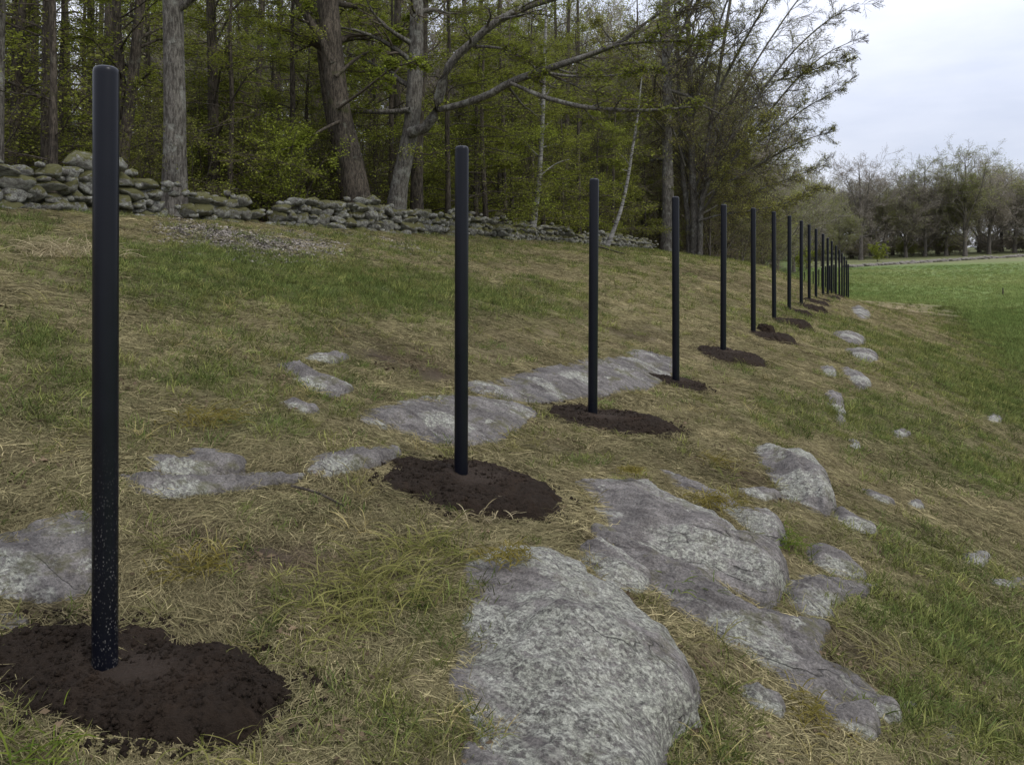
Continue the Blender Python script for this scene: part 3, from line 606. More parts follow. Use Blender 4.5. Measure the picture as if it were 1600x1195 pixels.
ROCKS = [
 ('huge rounded outcrop covered in pale lichen at the bottom of the slope', [(735, 885), (770, 868), (830, 856), (880, 856), (905, 880), (935, 910), (985, 950), (1010, 990), (1045, 1020), (1075, 1060), (1088, 1110), (1078, 1150), (1050, 1172), (1030, 1200), (1030, 1300), (770, 1300), (745, 1160), (722, 1095), (712, 1035), (714, 972), (730, 935)], .19, .24, RL, 1, .6, 1.0),
 ('long whaleback ledge with a blunt overhanging nose and a mossy top', [(900, 755), (960, 748), (1010, 756), (1045, 780), (1075, 800), (1110, 822), (1150, 850), (1190, 876), (1216, 895), (1222, 920), (1208, 952), (1188, 964), (1155, 938), (1120, 910), (1070, 888), (1020, 862), (985, 852), (955, 832), (930, 795), (905, 770)], .23, .20, RG, 2, 1.2, .8),
 ('low striated rock apron spreading below the long ledge', [(945, 832), (1010, 855), (1090, 895), (1170, 945), (1235, 965), (1285, 985), (1270, 1020), (1330, 1060), (1375, 1100), (1300, 1095), (1215, 1055), (1140, 1010), (1080, 960), (1020, 915), (970, 872)], .05, .12, RS, 3, .3, 1.2),
 ('narrow curved rock rib above the long ledge, grass along its side', [(1035, 738), (1075, 748), (1120, 772), (1160, 798), (1200, 811), (1224, 835), (1215, 860), (1192, 855), (1168, 835), (1130, 806), (1090, 782), (1050, 762)], .12, .12, RG, 4, .9, .8),
 ('bulky upstanding grey boulder with a steep right end, highest on the slope', [(1165, 697), (1200, 700), (1240, 722), (1280, 748), (1299, 772), (1300, 800), (1285, 812), (1258, 803), (1238, 788), (1213, 768), (1190, 735)], .26, .17, RG, 5, 1.3, .7),
 ('small domed rock tucked under the left side of the upstanding boulder', [(1153, 768), (1175, 760), (1202, 767), (1222, 782), (1195, 785), (1168, 779)], .08, .08, RG, 6, .4, .7),
 ('thin rock sliver running downhill from the steep boulder', [(1298, 797), (1325, 802), (1350, 820), (1378, 839), (1345, 836), (1302, 815)], .07, .07, RG, 7, .5, .8),
 ('low lichened slab between the huge outcrop and the long ledge', [(895, 850), (930, 846), (968, 862), (1006, 890), (1022, 912), (1000, 928), (955, 918), (918, 890)], .05, .07, RL, 8, .3, 1.0),
 ('cracked rock strip half sunk in brown grass right of the ledge nose', [(1275, 855), (1300, 857), (1335, 882), (1348, 902), (1312, 900), (1270, 880)], .05, .06, RS, 9, .3, 1.1),
 ('broad grey rock shelf right of and below the ledge nose', [(1240, 903), (1290, 903), (1340, 915), (1368, 914), (1312, 944), (1290, 968), (1250, 960), (1228, 938)], .05, .07, RS, 10, .3, 1.1),
 ('rounded rock at the lower right, upper one of two beside each other', [(1320, 1065), (1350, 1076), (1390, 1106), (1405, 1132), (1382, 1140), (1340, 1108)], .10, .10, RG, 11, .8, .9),
 ('rounded rock at the lower right with a dark moss cushion on its left', [(1262, 1108), (1300, 1095), (1340, 1112), (1372, 1142), (1372, 1168), (1330, 1160), (1288, 1140)], .10, .10, RG, 12, .8, .9),
 ('small rock dome under long grass right of the huge outcrop', [(1148, 1082), (1180, 1077), (1210, 1096), (1229, 1116), (1222, 1134), (1190, 1124), (1160, 1108)], .09, .08, RL, 13, .6, .9),
 ('flat grey slab behind the foot of the nearest post', [(-80, 852), (40, 834), (90, 820), (145, 815), (160, 860), (152, 922), (80, 936), (0, 930), (-80, 920)], .05, .20, RS, 14, .0, .8),
 ('long flat rock strip, lower one of the two left of the second post', [(185, 748), (240, 742), (310, 739), (400, 742), (458, 748), (430, 762), (340, 768), (260, 775), (222, 768)], .05, .10, RS, 15, .2, 1.0),
 ('low dark rock hump just above the long flat strip', [(238, 722), (290, 706), (340, 706), (378, 722), (374, 741), (320, 744), (255, 742)], .07, .14, RS, 16, .3, 1.0),
 ('hatched grey rock hump beside the second soil mound', [(488, 718), (540, 706), (600, 704), (619, 714), (600, 728), (555, 738), (510, 748), (488, 738)], .07, .12, RS, 17, .3, 1.0),
 ('broad worn rock sheet directly behind the second post', [(572, 647), (640, 628), (710, 618), (790, 627), (832, 647), (820, 662), (760, 692), (700, 694), (640, 678), (583, 662)], .04, .18, RS, 18, .1, 1.0),
 ('large sloping rock sheet behind the third post', [(735, 600), (790, 592), (850, 577), (930, 562), (1000, 552), (1042, 570), (1020, 602), (950, 617), (850, 627), (780, 617)], .04, .20, RS, 19, .1, 1.1),
 ('pale rock patch in the grass, middle of the three left of the rock sheet', [(440, 577), (475, 572), (520, 592), (548, 607), (520, 617), (478, 602)], .05, .10, RS, 20, .3, .8),
 ('small blue grey rock, lowest of the three left of the rock sheet', [(435, 627), (460, 624), (492, 634), (502, 645), (465, 643)], .06, .08, RG, 21, .3, .6),
 ('small pale rock, topmost of the three left of the rock sheet', [(480, 562), (520, 554), (542, 562), (520, 570)], .05, .08, RS, 22, .3, .8),
 ('narrow grey rock slip, upper of two on the far bank', [(1300, 521), (1320, 518), (1352, 531), (1340, 540), (1318, 532)], 0.102, 0.133, RG, 23, .6, .8),
 ('grey rock slip, lower of two on the far bank', [(1320, 547), (1345, 546), (1372, 561), (1355, 568), (1335, 560)], 0.102, 0.133, RG, 24, .6, .8),
 ('pointed grey rock right of a small squat one on the bank', [(1315, 576), (1335, 580), (1357, 602), (1340, 608), (1322, 592)], 0.122, 0.111, RG, 25, .7, .8),
 ('small squat grey rock left of the pointed one on the bank', [(1281, 573), (1300, 576), (1306, 590), (1290, 588)], 0.092, 0.088, RG, 26, .6, .8),
 ('slender upright rock edge on the crest of the bank', [(1290, 611), (1308, 615), (1324, 652), (1316, 668), (1300, 642)], 0.102, 0.099, RG, 27, .7, .8),
 ('small grey stone below the slender rock edge', [(1325, 682), (1340, 692), (1341, 706), (1326, 697)], 0.071, 0.066, RG, 28, .6, .6),
 ('distant hatched outcrop at the end of the bank, below the farthest posts', [(1328, 480), (1345, 479), (1360, 490), (1356, 500), (1338, 495)], .14, .25, RG, 29, .4, 1.2),
 ('round white stone lying in green grass at the right edge', [(1500, 867), (1530, 864), (1547, 877), (1530, 888), (1505, 881)], .06, .06, RL, 30, .4, .5),
 ('flat pale stone cut by the right edge of the picture', [(1538, 908), (1600, 906), (1620, 922), (1560, 918)], .05, .06, RG, 31, .4, .5),
 ('thin rock streak half buried right of the steep boulder', [(1343, 768), (1370, 774), (1396, 790), (1370, 786)], 0.051, 0.055, RG, 32, .3, .6),
 ('small rough rock in the grass right of the thin streak', [(1415, 782), (1432, 780), (1442, 793), (1424, 796)], 0.051, 0.055, RG, 33, .3, .6),
 ('tiny white stone near the lower right rocks', [(1405, 1108), (1422, 1104), (1436, 1112), (1418, 1118)], .035, .035, RL, 34, .2, .4),
 ('flat tan stone in the bottom right corner grass', [(1478, 1148), (1494, 1140), (1506, 1152), (1490, 1164)], .03, .04, RL, 35, .2, .4),
 ('small pale rock showing in the upper right bank', [(1392, 675), (1410, 672), (1424, 680), (1405, 684)], 0.061, 0.066, RG, 36, .3, .6),
 ('pale rock patch high on the right bank near the meadow', [(1540, 650), (1556, 648), (1566, 658), (1550, 661)], 0.061, 0.088, RG, 37, .3, .6),
 ('low grey slab edge showing left of the nearest soil mound', [(-60, 975), (10, 966), (40, 972), (20, 986), (-50, 996)], .04, .1, RS, 38, .0, .8),
 ('lichened rock lip at the bottom edge left of the huge outcrop', [(728, 1165), (748, 1168), (790, 1205), (790, 1300), (730, 1300), (722, 1200)], .06, .08, RL, 39, .2, .8),
]
for a in ROCKS: rock(*a)

# ------------------------------------------------------------------ dry stone walls
def stone_mesh(seed):
    bm = bmesh.new(); bmesh.ops.create_icosphere(bm, subdivisions=3, radius=1.0); v = np.array([p.co for p in bm.verts])
    f = np.array([[q.index for q in p.verts] for p in bm.faces]); bm.free()
    rg = np.random.default_rng(seed)
    for _ in range(12):     # knock flats off the boulder
        n = rg.normal(size=3); n /= np.linalg.norm(n); dd = v @ n; lim = rg.uniform(.42, .78); over = np.clip(dd - lim, 0, None); v = v - over[:, None] * n * .85
    v = v * (1 + .16 * fbm3(v[:, 0] * 1.6 + seed, v[:, 1] * 1.6, v[:, 2] * 1.6, 4, seed))[:, None]
    v = v / np.abs(v).max(0) * .5
    return mesh_np('stone', v, [f], [MAT['wallstone']])
STONES = [stone_mesh(100 + i) for i in range(14)]
def wall_run(name, label, t0, t1, htop, seed, s0=-10.0, size=1.0, cap=300):
    rg = random.Random(seed); X0, Y0 = P0 + D * t0 + N * s0; root = empty(name, (X0, Y0, float(ground_z(X0, Y0))), label, 'stone wall')
    tm = (t0 + t1) / 2; bx, by = P0 + D * t0 + N * s0; bz = root.location.z; count = 0; filler = []
    yaw0 = math.atan2(D[1], D[0]); lev = 0; c = 0
    while lev < 1.4:
        ch = rg.uniform(.23, .30) * size; t = t0 + rg.uniform(-.3, 0)
        while t < t1:
            h_here = htop((t - t0) / (t1 - t0)); w = rg.uniform(.34, .68) * size * (1 if rg.random() > .12 else 1.35); tc = t + w / 2
            top = h_here * (1 + .25 * float(vn2(tc * 1.3, seed * 3.3, seed)))
            if lev + ch * .45 < top and tc < t1 + .1 - lev * .35 and tc > t0 - .1 + lev * .2:
                s = s0 + .10 * float(vn2(tc * .35, 2.0, seed)) * 3 + rg.uniform(-.07, .07)
                x, y = P0 + D * tc + N * s; gz = float(ground_z(x, y, False)); hh = ch * rg.uniform(1.0, 1.3)
                last = lev + ch * 1.4 > top
                if last and rg.random() < .45: hh *= .8; w *= 1.15; pass
                z = gz + lev + hh * .5 - .12
                o = add('stone', STONES[rg.randrange(14)], root, (x - bx, y - by, z - bz), (rg.uniform(-.16, .16), rg.uniform(-.13, .13), yaw0 + rg.uniform(-.22, .22) + (math.pi if rg.random() < .5 else 0)), (w * 1.13, rg.uniform(.45, .62) * size, hh * 1.20)); count += 1
            filler.append((tc, lev, top)); t += w * .93
        lev += ch * .92; c += 1
    # small packing stones in the joints
    fv, ff = [], []; base = np.array([p.co[:] for p in STONES[3].vertices]); tri = np.array([p.vertices[:] for p in STONES[3].polygons]); k = 0
    ico = np.array([(0, 0, 1), (.89, 0, .45), (.28, .85, .45), (-.72, .53, .45), (-.72, -.53, .45), (.28, -.85, .45), (.72, .53, -.45), (-.28, .85, -.45), (-.89, 0, -.45), (-.28, -.85, -.45), (.72, -.53, -.45), (0, 0, -1)]) * .5
    it = np.array([(0, 1, 2), (0, 2, 3), (0, 3, 4), (0, 4, 5), (0, 5, 1), (1, 6, 2), (2, 7, 3), (3, 8, 4), (4, 9, 5), (5, 10, 1), (6, 7, 2), (7, 8, 3), (8, 9, 4), (9, 10, 5), (10, 6, 1), (11, 7, 6), (11, 8, 7), (11, 9, 8), (11, 10, 9), (11, 6, 10)])
    for tc, lv, top in filler * 2:
        if lv > top * .75: continue
        tt = tc + rg.uniform(-.3, .3); s = s0 + .10 * float(vn2(tt * .35, 2.0, seed)) * 3 + rg.uniform(-.1, .16)
        x, y = P0 + D * tt + N * s; z = float(ground_z(x, y, False)) + lv + rg.uniform(-.05, .2)
        fv.append(ico * np.array([rg.uniform(.14, .34), rg.uniform(.14, .3), rg.uniform(.1, .22)]) * size * np.array([rg.uniform(.8, 1.2) for _ in range(12)])[:, None] + np.array((x - bx, y - by, z - bz))); ff.append(it + 12 * k); k += 1
    tag(add('packing_stones', mesh_np('packing_stones', np.concatenate(fv), [np.concatenate(ff)], [MAT['wallstone']]), root), kind='stuff')
    return count
n_left = wall_run('stone_wall', 'taller mossy dry stone wall at the left, ending at the big grey tree', -3.0, 8.9, lambda u: 1.0 - .22 * sstep(.6, 1, u), 3, size=.90)
n_right = wall_run('stone_wall', 'long low dry stone wall along the wood, partly fallen beside the big grey tree', 9.35, 41.0, lambda u: (.62 + .18 * sstep(.06, .12, u)) * (1 - .15 * sstep(.45, .6, u)) - .42 * float(np.exp(-((u - .062) / .014) ** 2)), 8, size=.84)
print('wall stones', n_left, n_right)

# far wall across the meadow
def far_wall():
    rg = np.random.default_rng(5); a, b = pt(1322, 419, 122), pt(1760, 391, 168); L = np.linalg.norm(b[:2] - a[:2]); n = 700
    root = empty('stone_wall', (a[0], a[1], float(ground_z(a[0], a[1]))), 'far low stone wall across the end of the green meadow', 'stone wall'); bz = root.location.z
    base = np.array([p.co[:] for p in STONES[2].vertices]); bm = bmesh.new(); bmesh.ops.create_icosphere(bm, subdivisions=1, radius=.5); iv = np.array([p.co for p in bm.verts]); it = np.array([[q.index for q in p.verts] for p in bm.faces]); bm.free()
    u = rg.random(n); x = a[0] + (b[0] - a[0]) * u; y = a[1] + (b[1] - a[1]) * u + rg.normal(0, .25, n); hmax = .5 * (.65 + .5 * fbm2(u * 30, u * 0, 3, 9)); z = ground_z(x, y) + rg.random(n) * hmax * .8
    sz = np.stack([rg.uniform(.5, 1.3, n), rg.uniform(.5, 1.0, n), rg.uniform(.3, .55, n)], 1)
    v = iv[None] * sz[:, None] * rg.uniform(.8, 1.2, (n, len(iv), 1)) + np.stack([x - a[0], y - a[1], z - bz], 1)[:, None]
    f = (it[None] + (np.arange(n) * len(iv))[:, None, None]).reshape(-1, 3)
    tag(add('stones', mesh_np('stones', v.reshape(-1, 3), [f], [flat('far_stone', (.17, .155, .13))], smooth=False), root), kind='stuff')
far_wall()

# ------------------------------------------------------------------ trees
def tubes(P, R, sides):
    """P (n,k,3), R (n,k) -> vertices and quads"""
    n, k, _ = P.shape
    T = np.gradient(P, axis=1); T /= np.linalg.norm(T, axis=2, keepdims=True) + 1e-9
    ref = np.where(np.abs(T[..., 2:3]) > .9, np.array((1.0, 0, 0)), np.array((0, 0, 1.0)))
    U = np.cross(T, ref); U /= np.linalg.norm(U, axis=2, keepdims=True) + 1e-9; W = np.cross(T, U)
    a = np.arange(sides) * 2 * math.pi / sides
    v = P[:, :, None] + R[:, :, None, None] * (U[:, :, None] * np.cos(a)[None, None, :, None] + W[:, :, None] * np.sin(a)[None, None, :, None])
    b = (np.arange(n)[:, None, None] * k + np.arange(k - 1)[None, :, None]) * sides; s = np.arange(sides)[None, None]; s2 = (s + 1) % sides
    q = np.stack([b + s, b + s2, b + sides + s2, b + sides + s], -1).reshape(-1, 4)
    return v.reshape(-1, 3), q
def resample(P, R, k):
    P = np.asarray(P, float); d = np.r_[0, np.cumsum(np.linalg.norm(np.diff(P, axis=0), axis=1))]; d /= d[-1]; u = np.linspace(0, 1, k)
    # smooth cubic through the given points
    m = np.gradient(P, d, axis=0); i = np.clip(np.searchsorted(d, u, 'right') - 1, 0, len(d) - 2); h = d[i + 1] - d[i]; t = ((u - d[i]) / h)[:, None]; h = h[:, None]
    Q_ = (2 * t**3 - 3 * t**2 + 1) * P[i] + (t**3 - 2 * t**2 + t) * h * m[i] + (-2 * t**3 + 3 * t**2) * P[i + 1] + (t**3 - t**2) * h * m[i + 1]
    return Q_, np.interp(u, np.linspace(0, 1, len(R)), R)
def children(P, R, rg, n, u0, u1, ang, ratio, k, wander, trop, rr, bias=(0, 0, 0), flat_=0.0, minlen=.1, taper=.25, dome=False):
    m, kk, _ = P.shape; L = np.linalg.norm(np.diff(P, axis=1), axis=2).sum(1)
    idx = np.repeat(np.arange(m), n); u = u0 + (u1 - u0) * ((np.tile(np.arange(n), m) + rg.random(m * n)) / n)
    f = u * (kk - 1); i = np.clip(f.astype(int), 0, kk - 2); w = (f - i)[:, None]
    st = P[idx, i] * (1 - w) + P[idx, i + 1] * w; T = P[idx, i + 1] - P[idx, i]; T /= np.linalg.norm(T, axis=1, keepdims=True) + 1e-9; r0 = R[idx, i] * (1 - w[:, 0]) + R[idx, i + 1] * w[:, 0]
    rnd_ = rg.normal(size=(m * n, 3)); rnd_[:, 2] *= (1 - flat_); pr = rnd_ - (rnd_ * T).sum(1, keepdims=True) * T; pr /= np.linalg.norm(pr, axis=1, keepdims=True) + 1e-9
    a = ang[0] + ang[1] * rg.normal(size=(m * n, 1)); d = T * np.cos(a) + pr * np.sin(a)
    ln = np.maximum(minlen, L[idx] * ratio * ((.50 + .72 * np.sin(math.pi * np.clip(u, 0, 1) ** .8)) if dome else (1.15 - .75 * u)) * rg.uniform(.55, 1.25, m * n))
    step = (ln / (k - 1))[:, None]; out = [st]; bias = np.asarray(bias)
    for j in range(k - 1):
        d = d + wander * rg.normal(size=d.shape) + np.array((0, 0, trop)) + bias
        if flat_: d[:, 2] *= (1 - .35 * flat_)
        d /= np.linalg.norm(d, axis=1, keepdims=True) + 1e-9; out.append(out[-1] + d * step)
    Pn = np.stack(out, 1); rb = np.minimum(r0 * .85, np.maximum(r0 * rr, .0)) ; Rn = rb[:, None] * np.linspace(1, taper, k)[None]
    return Pn, Rn
def leaves_on(P, rg, n, size, spread=.05, upness=1.2, u0=.25, inner=0):
    m, k, _ = P.shape; idx = rg.integers(0, m, n)
    if inner:      # the outer twigs are still bare
        dist = np.linalg.norm(P[idx, 0] * (1, .6, .55) - (1.5, 0, 3.0), axis=1); idx = idx[rg.random(n) > (dist / inner) ** 2.2]; n = len(idx)
    f = (u0 + (1 - u0) * rg.random(n)) * (k - 1); i = np.clip(f.astype(int), 0, k - 2); w = (f - i)[:, None]
    c = P[idx, i] * (1 - w) + P[idx, i + 1] * w + rg.normal(0, spread, (n, 3))
    nn = rg.normal(size=(n, 3)); nn[:, 2] = np.abs(nn[:, 2]) + upness; nn /= np.linalg.norm(nn, axis=1, keepdims=True)
    x = np.cross(nn, rg.normal(size=(n, 3))); x /= np.linalg.norm(x, axis=1, keepdims=True) + 1e-9; y = np.cross(nn, x); s = (size * rg.uniform(.5, 1.35, n))[:, None]
    v = np.stack([c - x * s * .62, c - y * s * .33 + nn * s * .06, c + x * s * .62, c + y * s * .33 + nn * s * .06], 1)
    return v.reshape(-1, 3), np.arange(n * 4).reshape(-1, 4), np.repeat(rg.random(n), 4)
def crown_mesh(name, tw, twig_mat, lv=None, leaf_mat=None):
    vs, qs, mi, off, sh = [], [], [], 0, []
    for v, q in tw: vs.append(v); qs.append(q + off); mi.append(np.zeros(len(q), int)); off += len(v); sh.append(np.full(len(v), .5))
    if lv is not None: v, q, s = lv; vs.append(v); qs.append(q + off); mi.append(np.ones(len(q), int)); sh.append(s)
    return mesh_np(name, np.concatenate(vs), [np.concatenate(qs)], [twig_mat] + ([leaf_mat] if leaf_mat else []), np.concatenate(mi), True, {'shade': ('FLOAT', np.concatenate(sh))})
def trunk_mesh(name, parts, mat):
    vs, qs, off = [], [], 0
    for v, q in parts: vs.append(v); qs.append(q + off); off += len(v)
    return mesh_np(name, np.concatenate(vs), [np.concatenate(qs)], [mat])
def knobbly(v, amp, seed, fz=1.0):
    n = fbm3(v[:, 0] * 3, v[:, 1] * 3, v[:, 2] * fz, 3, seed); return v + amp * n[:, None] * np.stack([np.cos(v[:, 2] * 2 + n * 3), np.sin(v[:, 1] * 3 + n * 4), np.zeros(len(v))], 1)
def gen_tree(seed, h, r, bark, twig, leaf, lean=(0, 0), n1=16, u0=.22, ratio1=.28, ang1=1.15, trop1=.03, flat_=.3, n2=7, n3=6, nleaf=3000, leafsize=.07, wander=.06, ratio2=.45, ratio3=.45, rtw=.004, forks=0, spread=.06, dome=False, fork_len=.85):
    rg = np.random.default_rng(seed); z = np.linspace(0, 1, 6)
    px = np.cumsum(np.r_[0, rg.normal(0, wander * h * .09, 5)]) + lean[0] * z * h; py = np.cumsum(np.r_[0, rg.normal(0, wander * h * .09, 5)]) + lean[1] * z * h
    P, R = resample(np.stack([px, py, z * h - .15], 1), [r * 1.25, r * .98, r * .86, r * .68, r * .42, r * .1], 24); R[0] *= 1.25; R[1] *= 1.08
    P, R = P[None], R[None]
    if forks:
        Pf, Rf = children(P, R, rg, forks, .14, .5, (.5, .14), fork_len, 14, .07, .05, .6, taper=.15); 
    L1 = children(P, R, rg, n1, u0, .97, (ang1, .22), ratio1, 9, .13, trop1, .25, flat_=flat_, taper=.22, dome=dome)
    if forks:
        L1b = children(Pf, Rf, rg, max(6, n1 // 2), .15, .97, (ang1 * .8, .22), ratio1 * 1.25, 9, .13, trop1, .4, flat_=flat_, taper=.22); L1 = (np.concatenate([L1[0], L1b[0]]), np.concatenate([L1[1], L1b[1]]))
    L2 = children(*L1, rg, n2, .2, 1.0, (.8, .25), ratio2, 6, .16, trop1 * .7, .5, flat_=flat_, taper=.3)
    L3 = children(*L2, rg, n3, .15, 1.0, (.7, .3), ratio3, 3, .2, trop1, .55, flat_=flat_, taper=.4)
    fl = lambda R_, m_: np.maximum(R_, m_)
    v, q = tubes(P, R, 14); v = knobbly(v, r * .14, seed, .6); tr = [(v, q)]
    if forks: tr.append(tubes(Pf, Rf, 9))
    tr.append(tubes(L1[0], fl(L1[1], .012), 5))
    tw = [tubes(L2[0], fl(L2[1], rtw * 1.6), 4), tubes(L3[0], fl(L3[1], rtw), 3)]
    lv = leaves_on(np.concatenate([L3[0], L2[0][:, [0, 3, 5]]]), rg, nleaf, leafsize, spread) if nleaf else None
    return trunk_mesh('trunk', tr, bark), crown_mesh('crown', tw, twig, lv, leaf if nleaf else None)

B = MAT
TALL = [gen_tree(300 + i, 18 + 1.3 * i, .20 + .045 * (i % 3), B['bark_dark'] if i % 2 else B['bark_brown'], B['twig_dark'], B['leaf'], ((-1) ** i * .012 * i, .01 * i), 19, .08, .19, 1.2, .01, .5, 7, 6, 4000, .062, .07, spread=.12) for i in range(5)]
SLIM = [gen_tree(330 + i, 10 + i, .06 + .018 * i, B['bark_dark'] if i % 2 else B['bark_brown'], B['twig_dark'], B['leaf'], (.03 * (i - 1.5), .02), 20, .10, .19, 1.1, .01, .5, 7, 6, 3800, .058, .09, spread=.09) for i in range(4)]
LAYER = [gen_tree(350 + i, 7.5 + i, .085, B['bark_dark'], B['twig_dark'], B['leaf_bright' if i == 1 else 'leaf'], (.02, 0), 24, .08, .36, 1.45, -.005, .85, 9, 7, 13000, .056, .08, ratio2=.42, spread=.09) for i in range(3)]
MAT['bud'] = mat_leaf('brown_bud', (.25, .22, .17), (.31, .275, .215))  # bud colour raised too, far haze painted into it
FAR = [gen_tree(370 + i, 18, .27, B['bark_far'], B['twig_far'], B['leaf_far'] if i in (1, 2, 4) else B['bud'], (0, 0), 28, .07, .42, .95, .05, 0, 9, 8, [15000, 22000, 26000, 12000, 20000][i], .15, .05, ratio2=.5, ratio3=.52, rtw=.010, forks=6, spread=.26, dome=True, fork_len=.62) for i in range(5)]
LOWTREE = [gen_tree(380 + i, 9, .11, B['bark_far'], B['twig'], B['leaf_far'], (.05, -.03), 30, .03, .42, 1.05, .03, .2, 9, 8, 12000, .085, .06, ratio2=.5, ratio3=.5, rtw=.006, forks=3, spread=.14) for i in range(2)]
def shrub(seed, h, n, leaf, nleaf, twig, bright=.055):
    rg = np.random.default_rng(seed); st = np.zeros((n, 8, 3)); d = rg.normal(0, .28, (n, 3)); d[:, 2] = 1; st[:, 0] = np.c_[rg.normal(0, .22, (n, 2)), np.full(n, -.1)]
    for j in range(1, 8): d = d + rg.normal(0, .11, d.shape); d[:, 2] = np.abs(d[:, 2]); d /= np.linalg.norm(d, axis=1, keepdims=True); st[:, j] = st[:, j - 1] + d * h / 7 * rg.uniform(.6, 1.15, (n, 1))
    R = np.linspace(.014, .004, 8)[None] * rg.uniform(.7, 1.4, (n, 1)); L2 = children(st, R, rg, 9, .15, 1, (.8, .25), .34, 6, .16, .02, .6, flat_=.3, taper=.4); L3 = children(*L2, rg, 6, .1, 1, (.7, .3), .42, 3, .2, .0, .7, flat_=.3)
    return trunk_mesh('stems', [tubes(st, R, 5)], B['bark_dark']), crown_mesh('crown', [tubes(L2[0], np.maximum(L2[1], .004), 3), tubes(L3[0], np.maximum(L3[1], .003), 3)], twig, leaves_on(np.concatenate([L3[0], L2[0][:, [0, 3, 5]]]), rg, nleaf, bright, .06), leaf)
SHRUB = [shrub(400 + i, 2.6 + .5 * i, 9, B['leaf_bright' if i in (1,) else 'leaf_low'], [2200, 4200, 1200, 3000][i], B['twig_dark']) for i in range(4)]
FARBUSH = [shrub(420 + i, 4.5, 12, [B['leaf_bright'], B['leaf_far'], B['bud']][i], [5000, 4500, 3500][i], B['twig_far'], .16) for i in range(3)]

def plant_proto(kind, meshes, cat):
    o = bpy.data.objects.new(kind, None); o['category'] = cat
    return meshes
_first = {}
def plant(name, meshes, x, y, rz, scale, label, cat, group, z=None, parts=('trunk', 'crown')):
    key = meshes[0].name
    loc = (x, y, float(ground_z(x, y, False)) if z is None else z)
    if key not in _first:
        o = empty(name, loc, label, cat, group, rz, scale); add(parts[0], meshes[0], o); add(parts[1], meshes[1], o); _first[key] = o
    else: o = copy_tree(_first[key], loc, rz, scale, label, group); o.name = name
    return o

# --- trees that the photograph shows one by one
def hero(name, label, limbs, bark, twig, leaf, seed, n=(9, 7, 5), ratio=(.30, .45, .45), nleaf=3000, leafsize=.07, sides=16, main=1, flat_=.3, trop=.02, ang=1.0, twig_from=None, rtw=.0045, u0=.15, knob=.10, cat='tree', spread=.06, inner=0):
    """limbs: [(list of world points, list of radii)], the first `main` of them stems"""
    rg = np.random.default_rng(seed); o0 = limbs[0][0][0]; tr = []; PR = []
    for i, (pts, rad) in enumerate(limbs):
        P, R = resample(np.array(pts) - o0, rad, 26 if i < main else 18)
        v, q = tubes(P[None], R[None], sides if i < main else 9)
        if knob: v = knobbly(v, max(rad) * knob, seed + i, .6)
        tr.append((v, q)); P2, R2 = resample(P, R, 18); PR.append((P2, R2))
    use = PR if twig_from is None else PR[twig_from:]
    Pa, Ra = np.stack([p for p, _ in use]), np.stack([r for _, r in use])
    L1 = children(Pa, Ra, rg, n[0], u0, 1, (ang, .25), ratio[0], 8, .13, trop, .42, flat_=flat_, taper=.22)
    L2 = children(*L1, rg, n[1], .15, 1, (.75, .25), ratio[1], 6, .16, trop, .55, flat_=flat_, taper=.3); L3 = children(*L2, rg, n[2], .15, 1, (.65, .3), ratio[2], 3, .2, trop, .6, flat_=flat_, taper=.4)
    tr.append(tubes(L1[0], np.maximum(L1[1], .009), 5))
    root = empty(name, o0, label, cat); add('trunk', trunk_mesh('trunk', tr, bark), root)
    tw = [tubes(L2[0], np.maximum(L2[1], rtw * 1.6), 4), tubes(L3[0], np.maximum(L3[1], rtw), 3)]
    add('crown', crown_mesh('crown', tw, twig, leaves_on(np.concatenate([L3[0], L2[0][:, [0, 3, 5]]]), rg, nleaf, leafsize, spread, inner=inner) if nleaf else None, leaf if nleaf else None), root)
    return root
def line(pts, Y, dY=0.0):
    m = len(pts); return [pt(a, b, Y + dY * i / max(1, m - 1)) for i, (a, b) in enumerate(pts)]
def ground_first(pts, Y):
    p = line(pts, Y); p[0][2] = min(p[0][2], float(ground_z(p[0][0], p[0][1], False)) - .1); return p
px2m = lambda w, Y: w * Y / F / 2
hero('grey_tree', 'big straight pale grey tree trunk standing at the end of the mossy wall',
     [(ground_first([(273, 345), (273, 300), (273, 200), (272, 100), (270, 0), (268, -150), (266, -420)], 17.2), [px2m(w, 17.2) for w in (42, 34, 31, 30, 29, 26, 8)])], B['bark_grey'], B['twig_dark'], B['leaf'], 11, n=(16, 6, 5), ratio=(.25, .4, .4), nleaf=2500, u0=.42, knob=.05)
hero('edge_tree', 'pale grey tree trunk cut off by the left edge of the picture',
     [(ground_first([(-8, 330), (-6, 220), (-4, 100), (-2, 0), (-6, -200), (-10, -400)], 16.2), [px2m(w, 16.2) for w in (26, 21, 19, 18, 14, 4)])], B['bark_grey'], B['twig_dark'], B['leaf'], 12, n=(12, 6, 5), nleaf=1800, u0=.4, knob=.05)
hero('leaning_tree', 'slender leaning greenish trunk between the nearest post and the big grey tree',
     [(ground_first([(188, 300), (193, 240), (206, 140), (214, 60), (219, 0), (226, -120), (228, -260)], 20), [px2m(w, 20) for w in (24, 18, 17, 15, 13, 10, 3)])], B['bark_brown'], B['twig_dark'], B['leaf'], 13, n=(14, 6, 5), ratio=(.2, .4, .4), nleaf=2200, u0=.3)
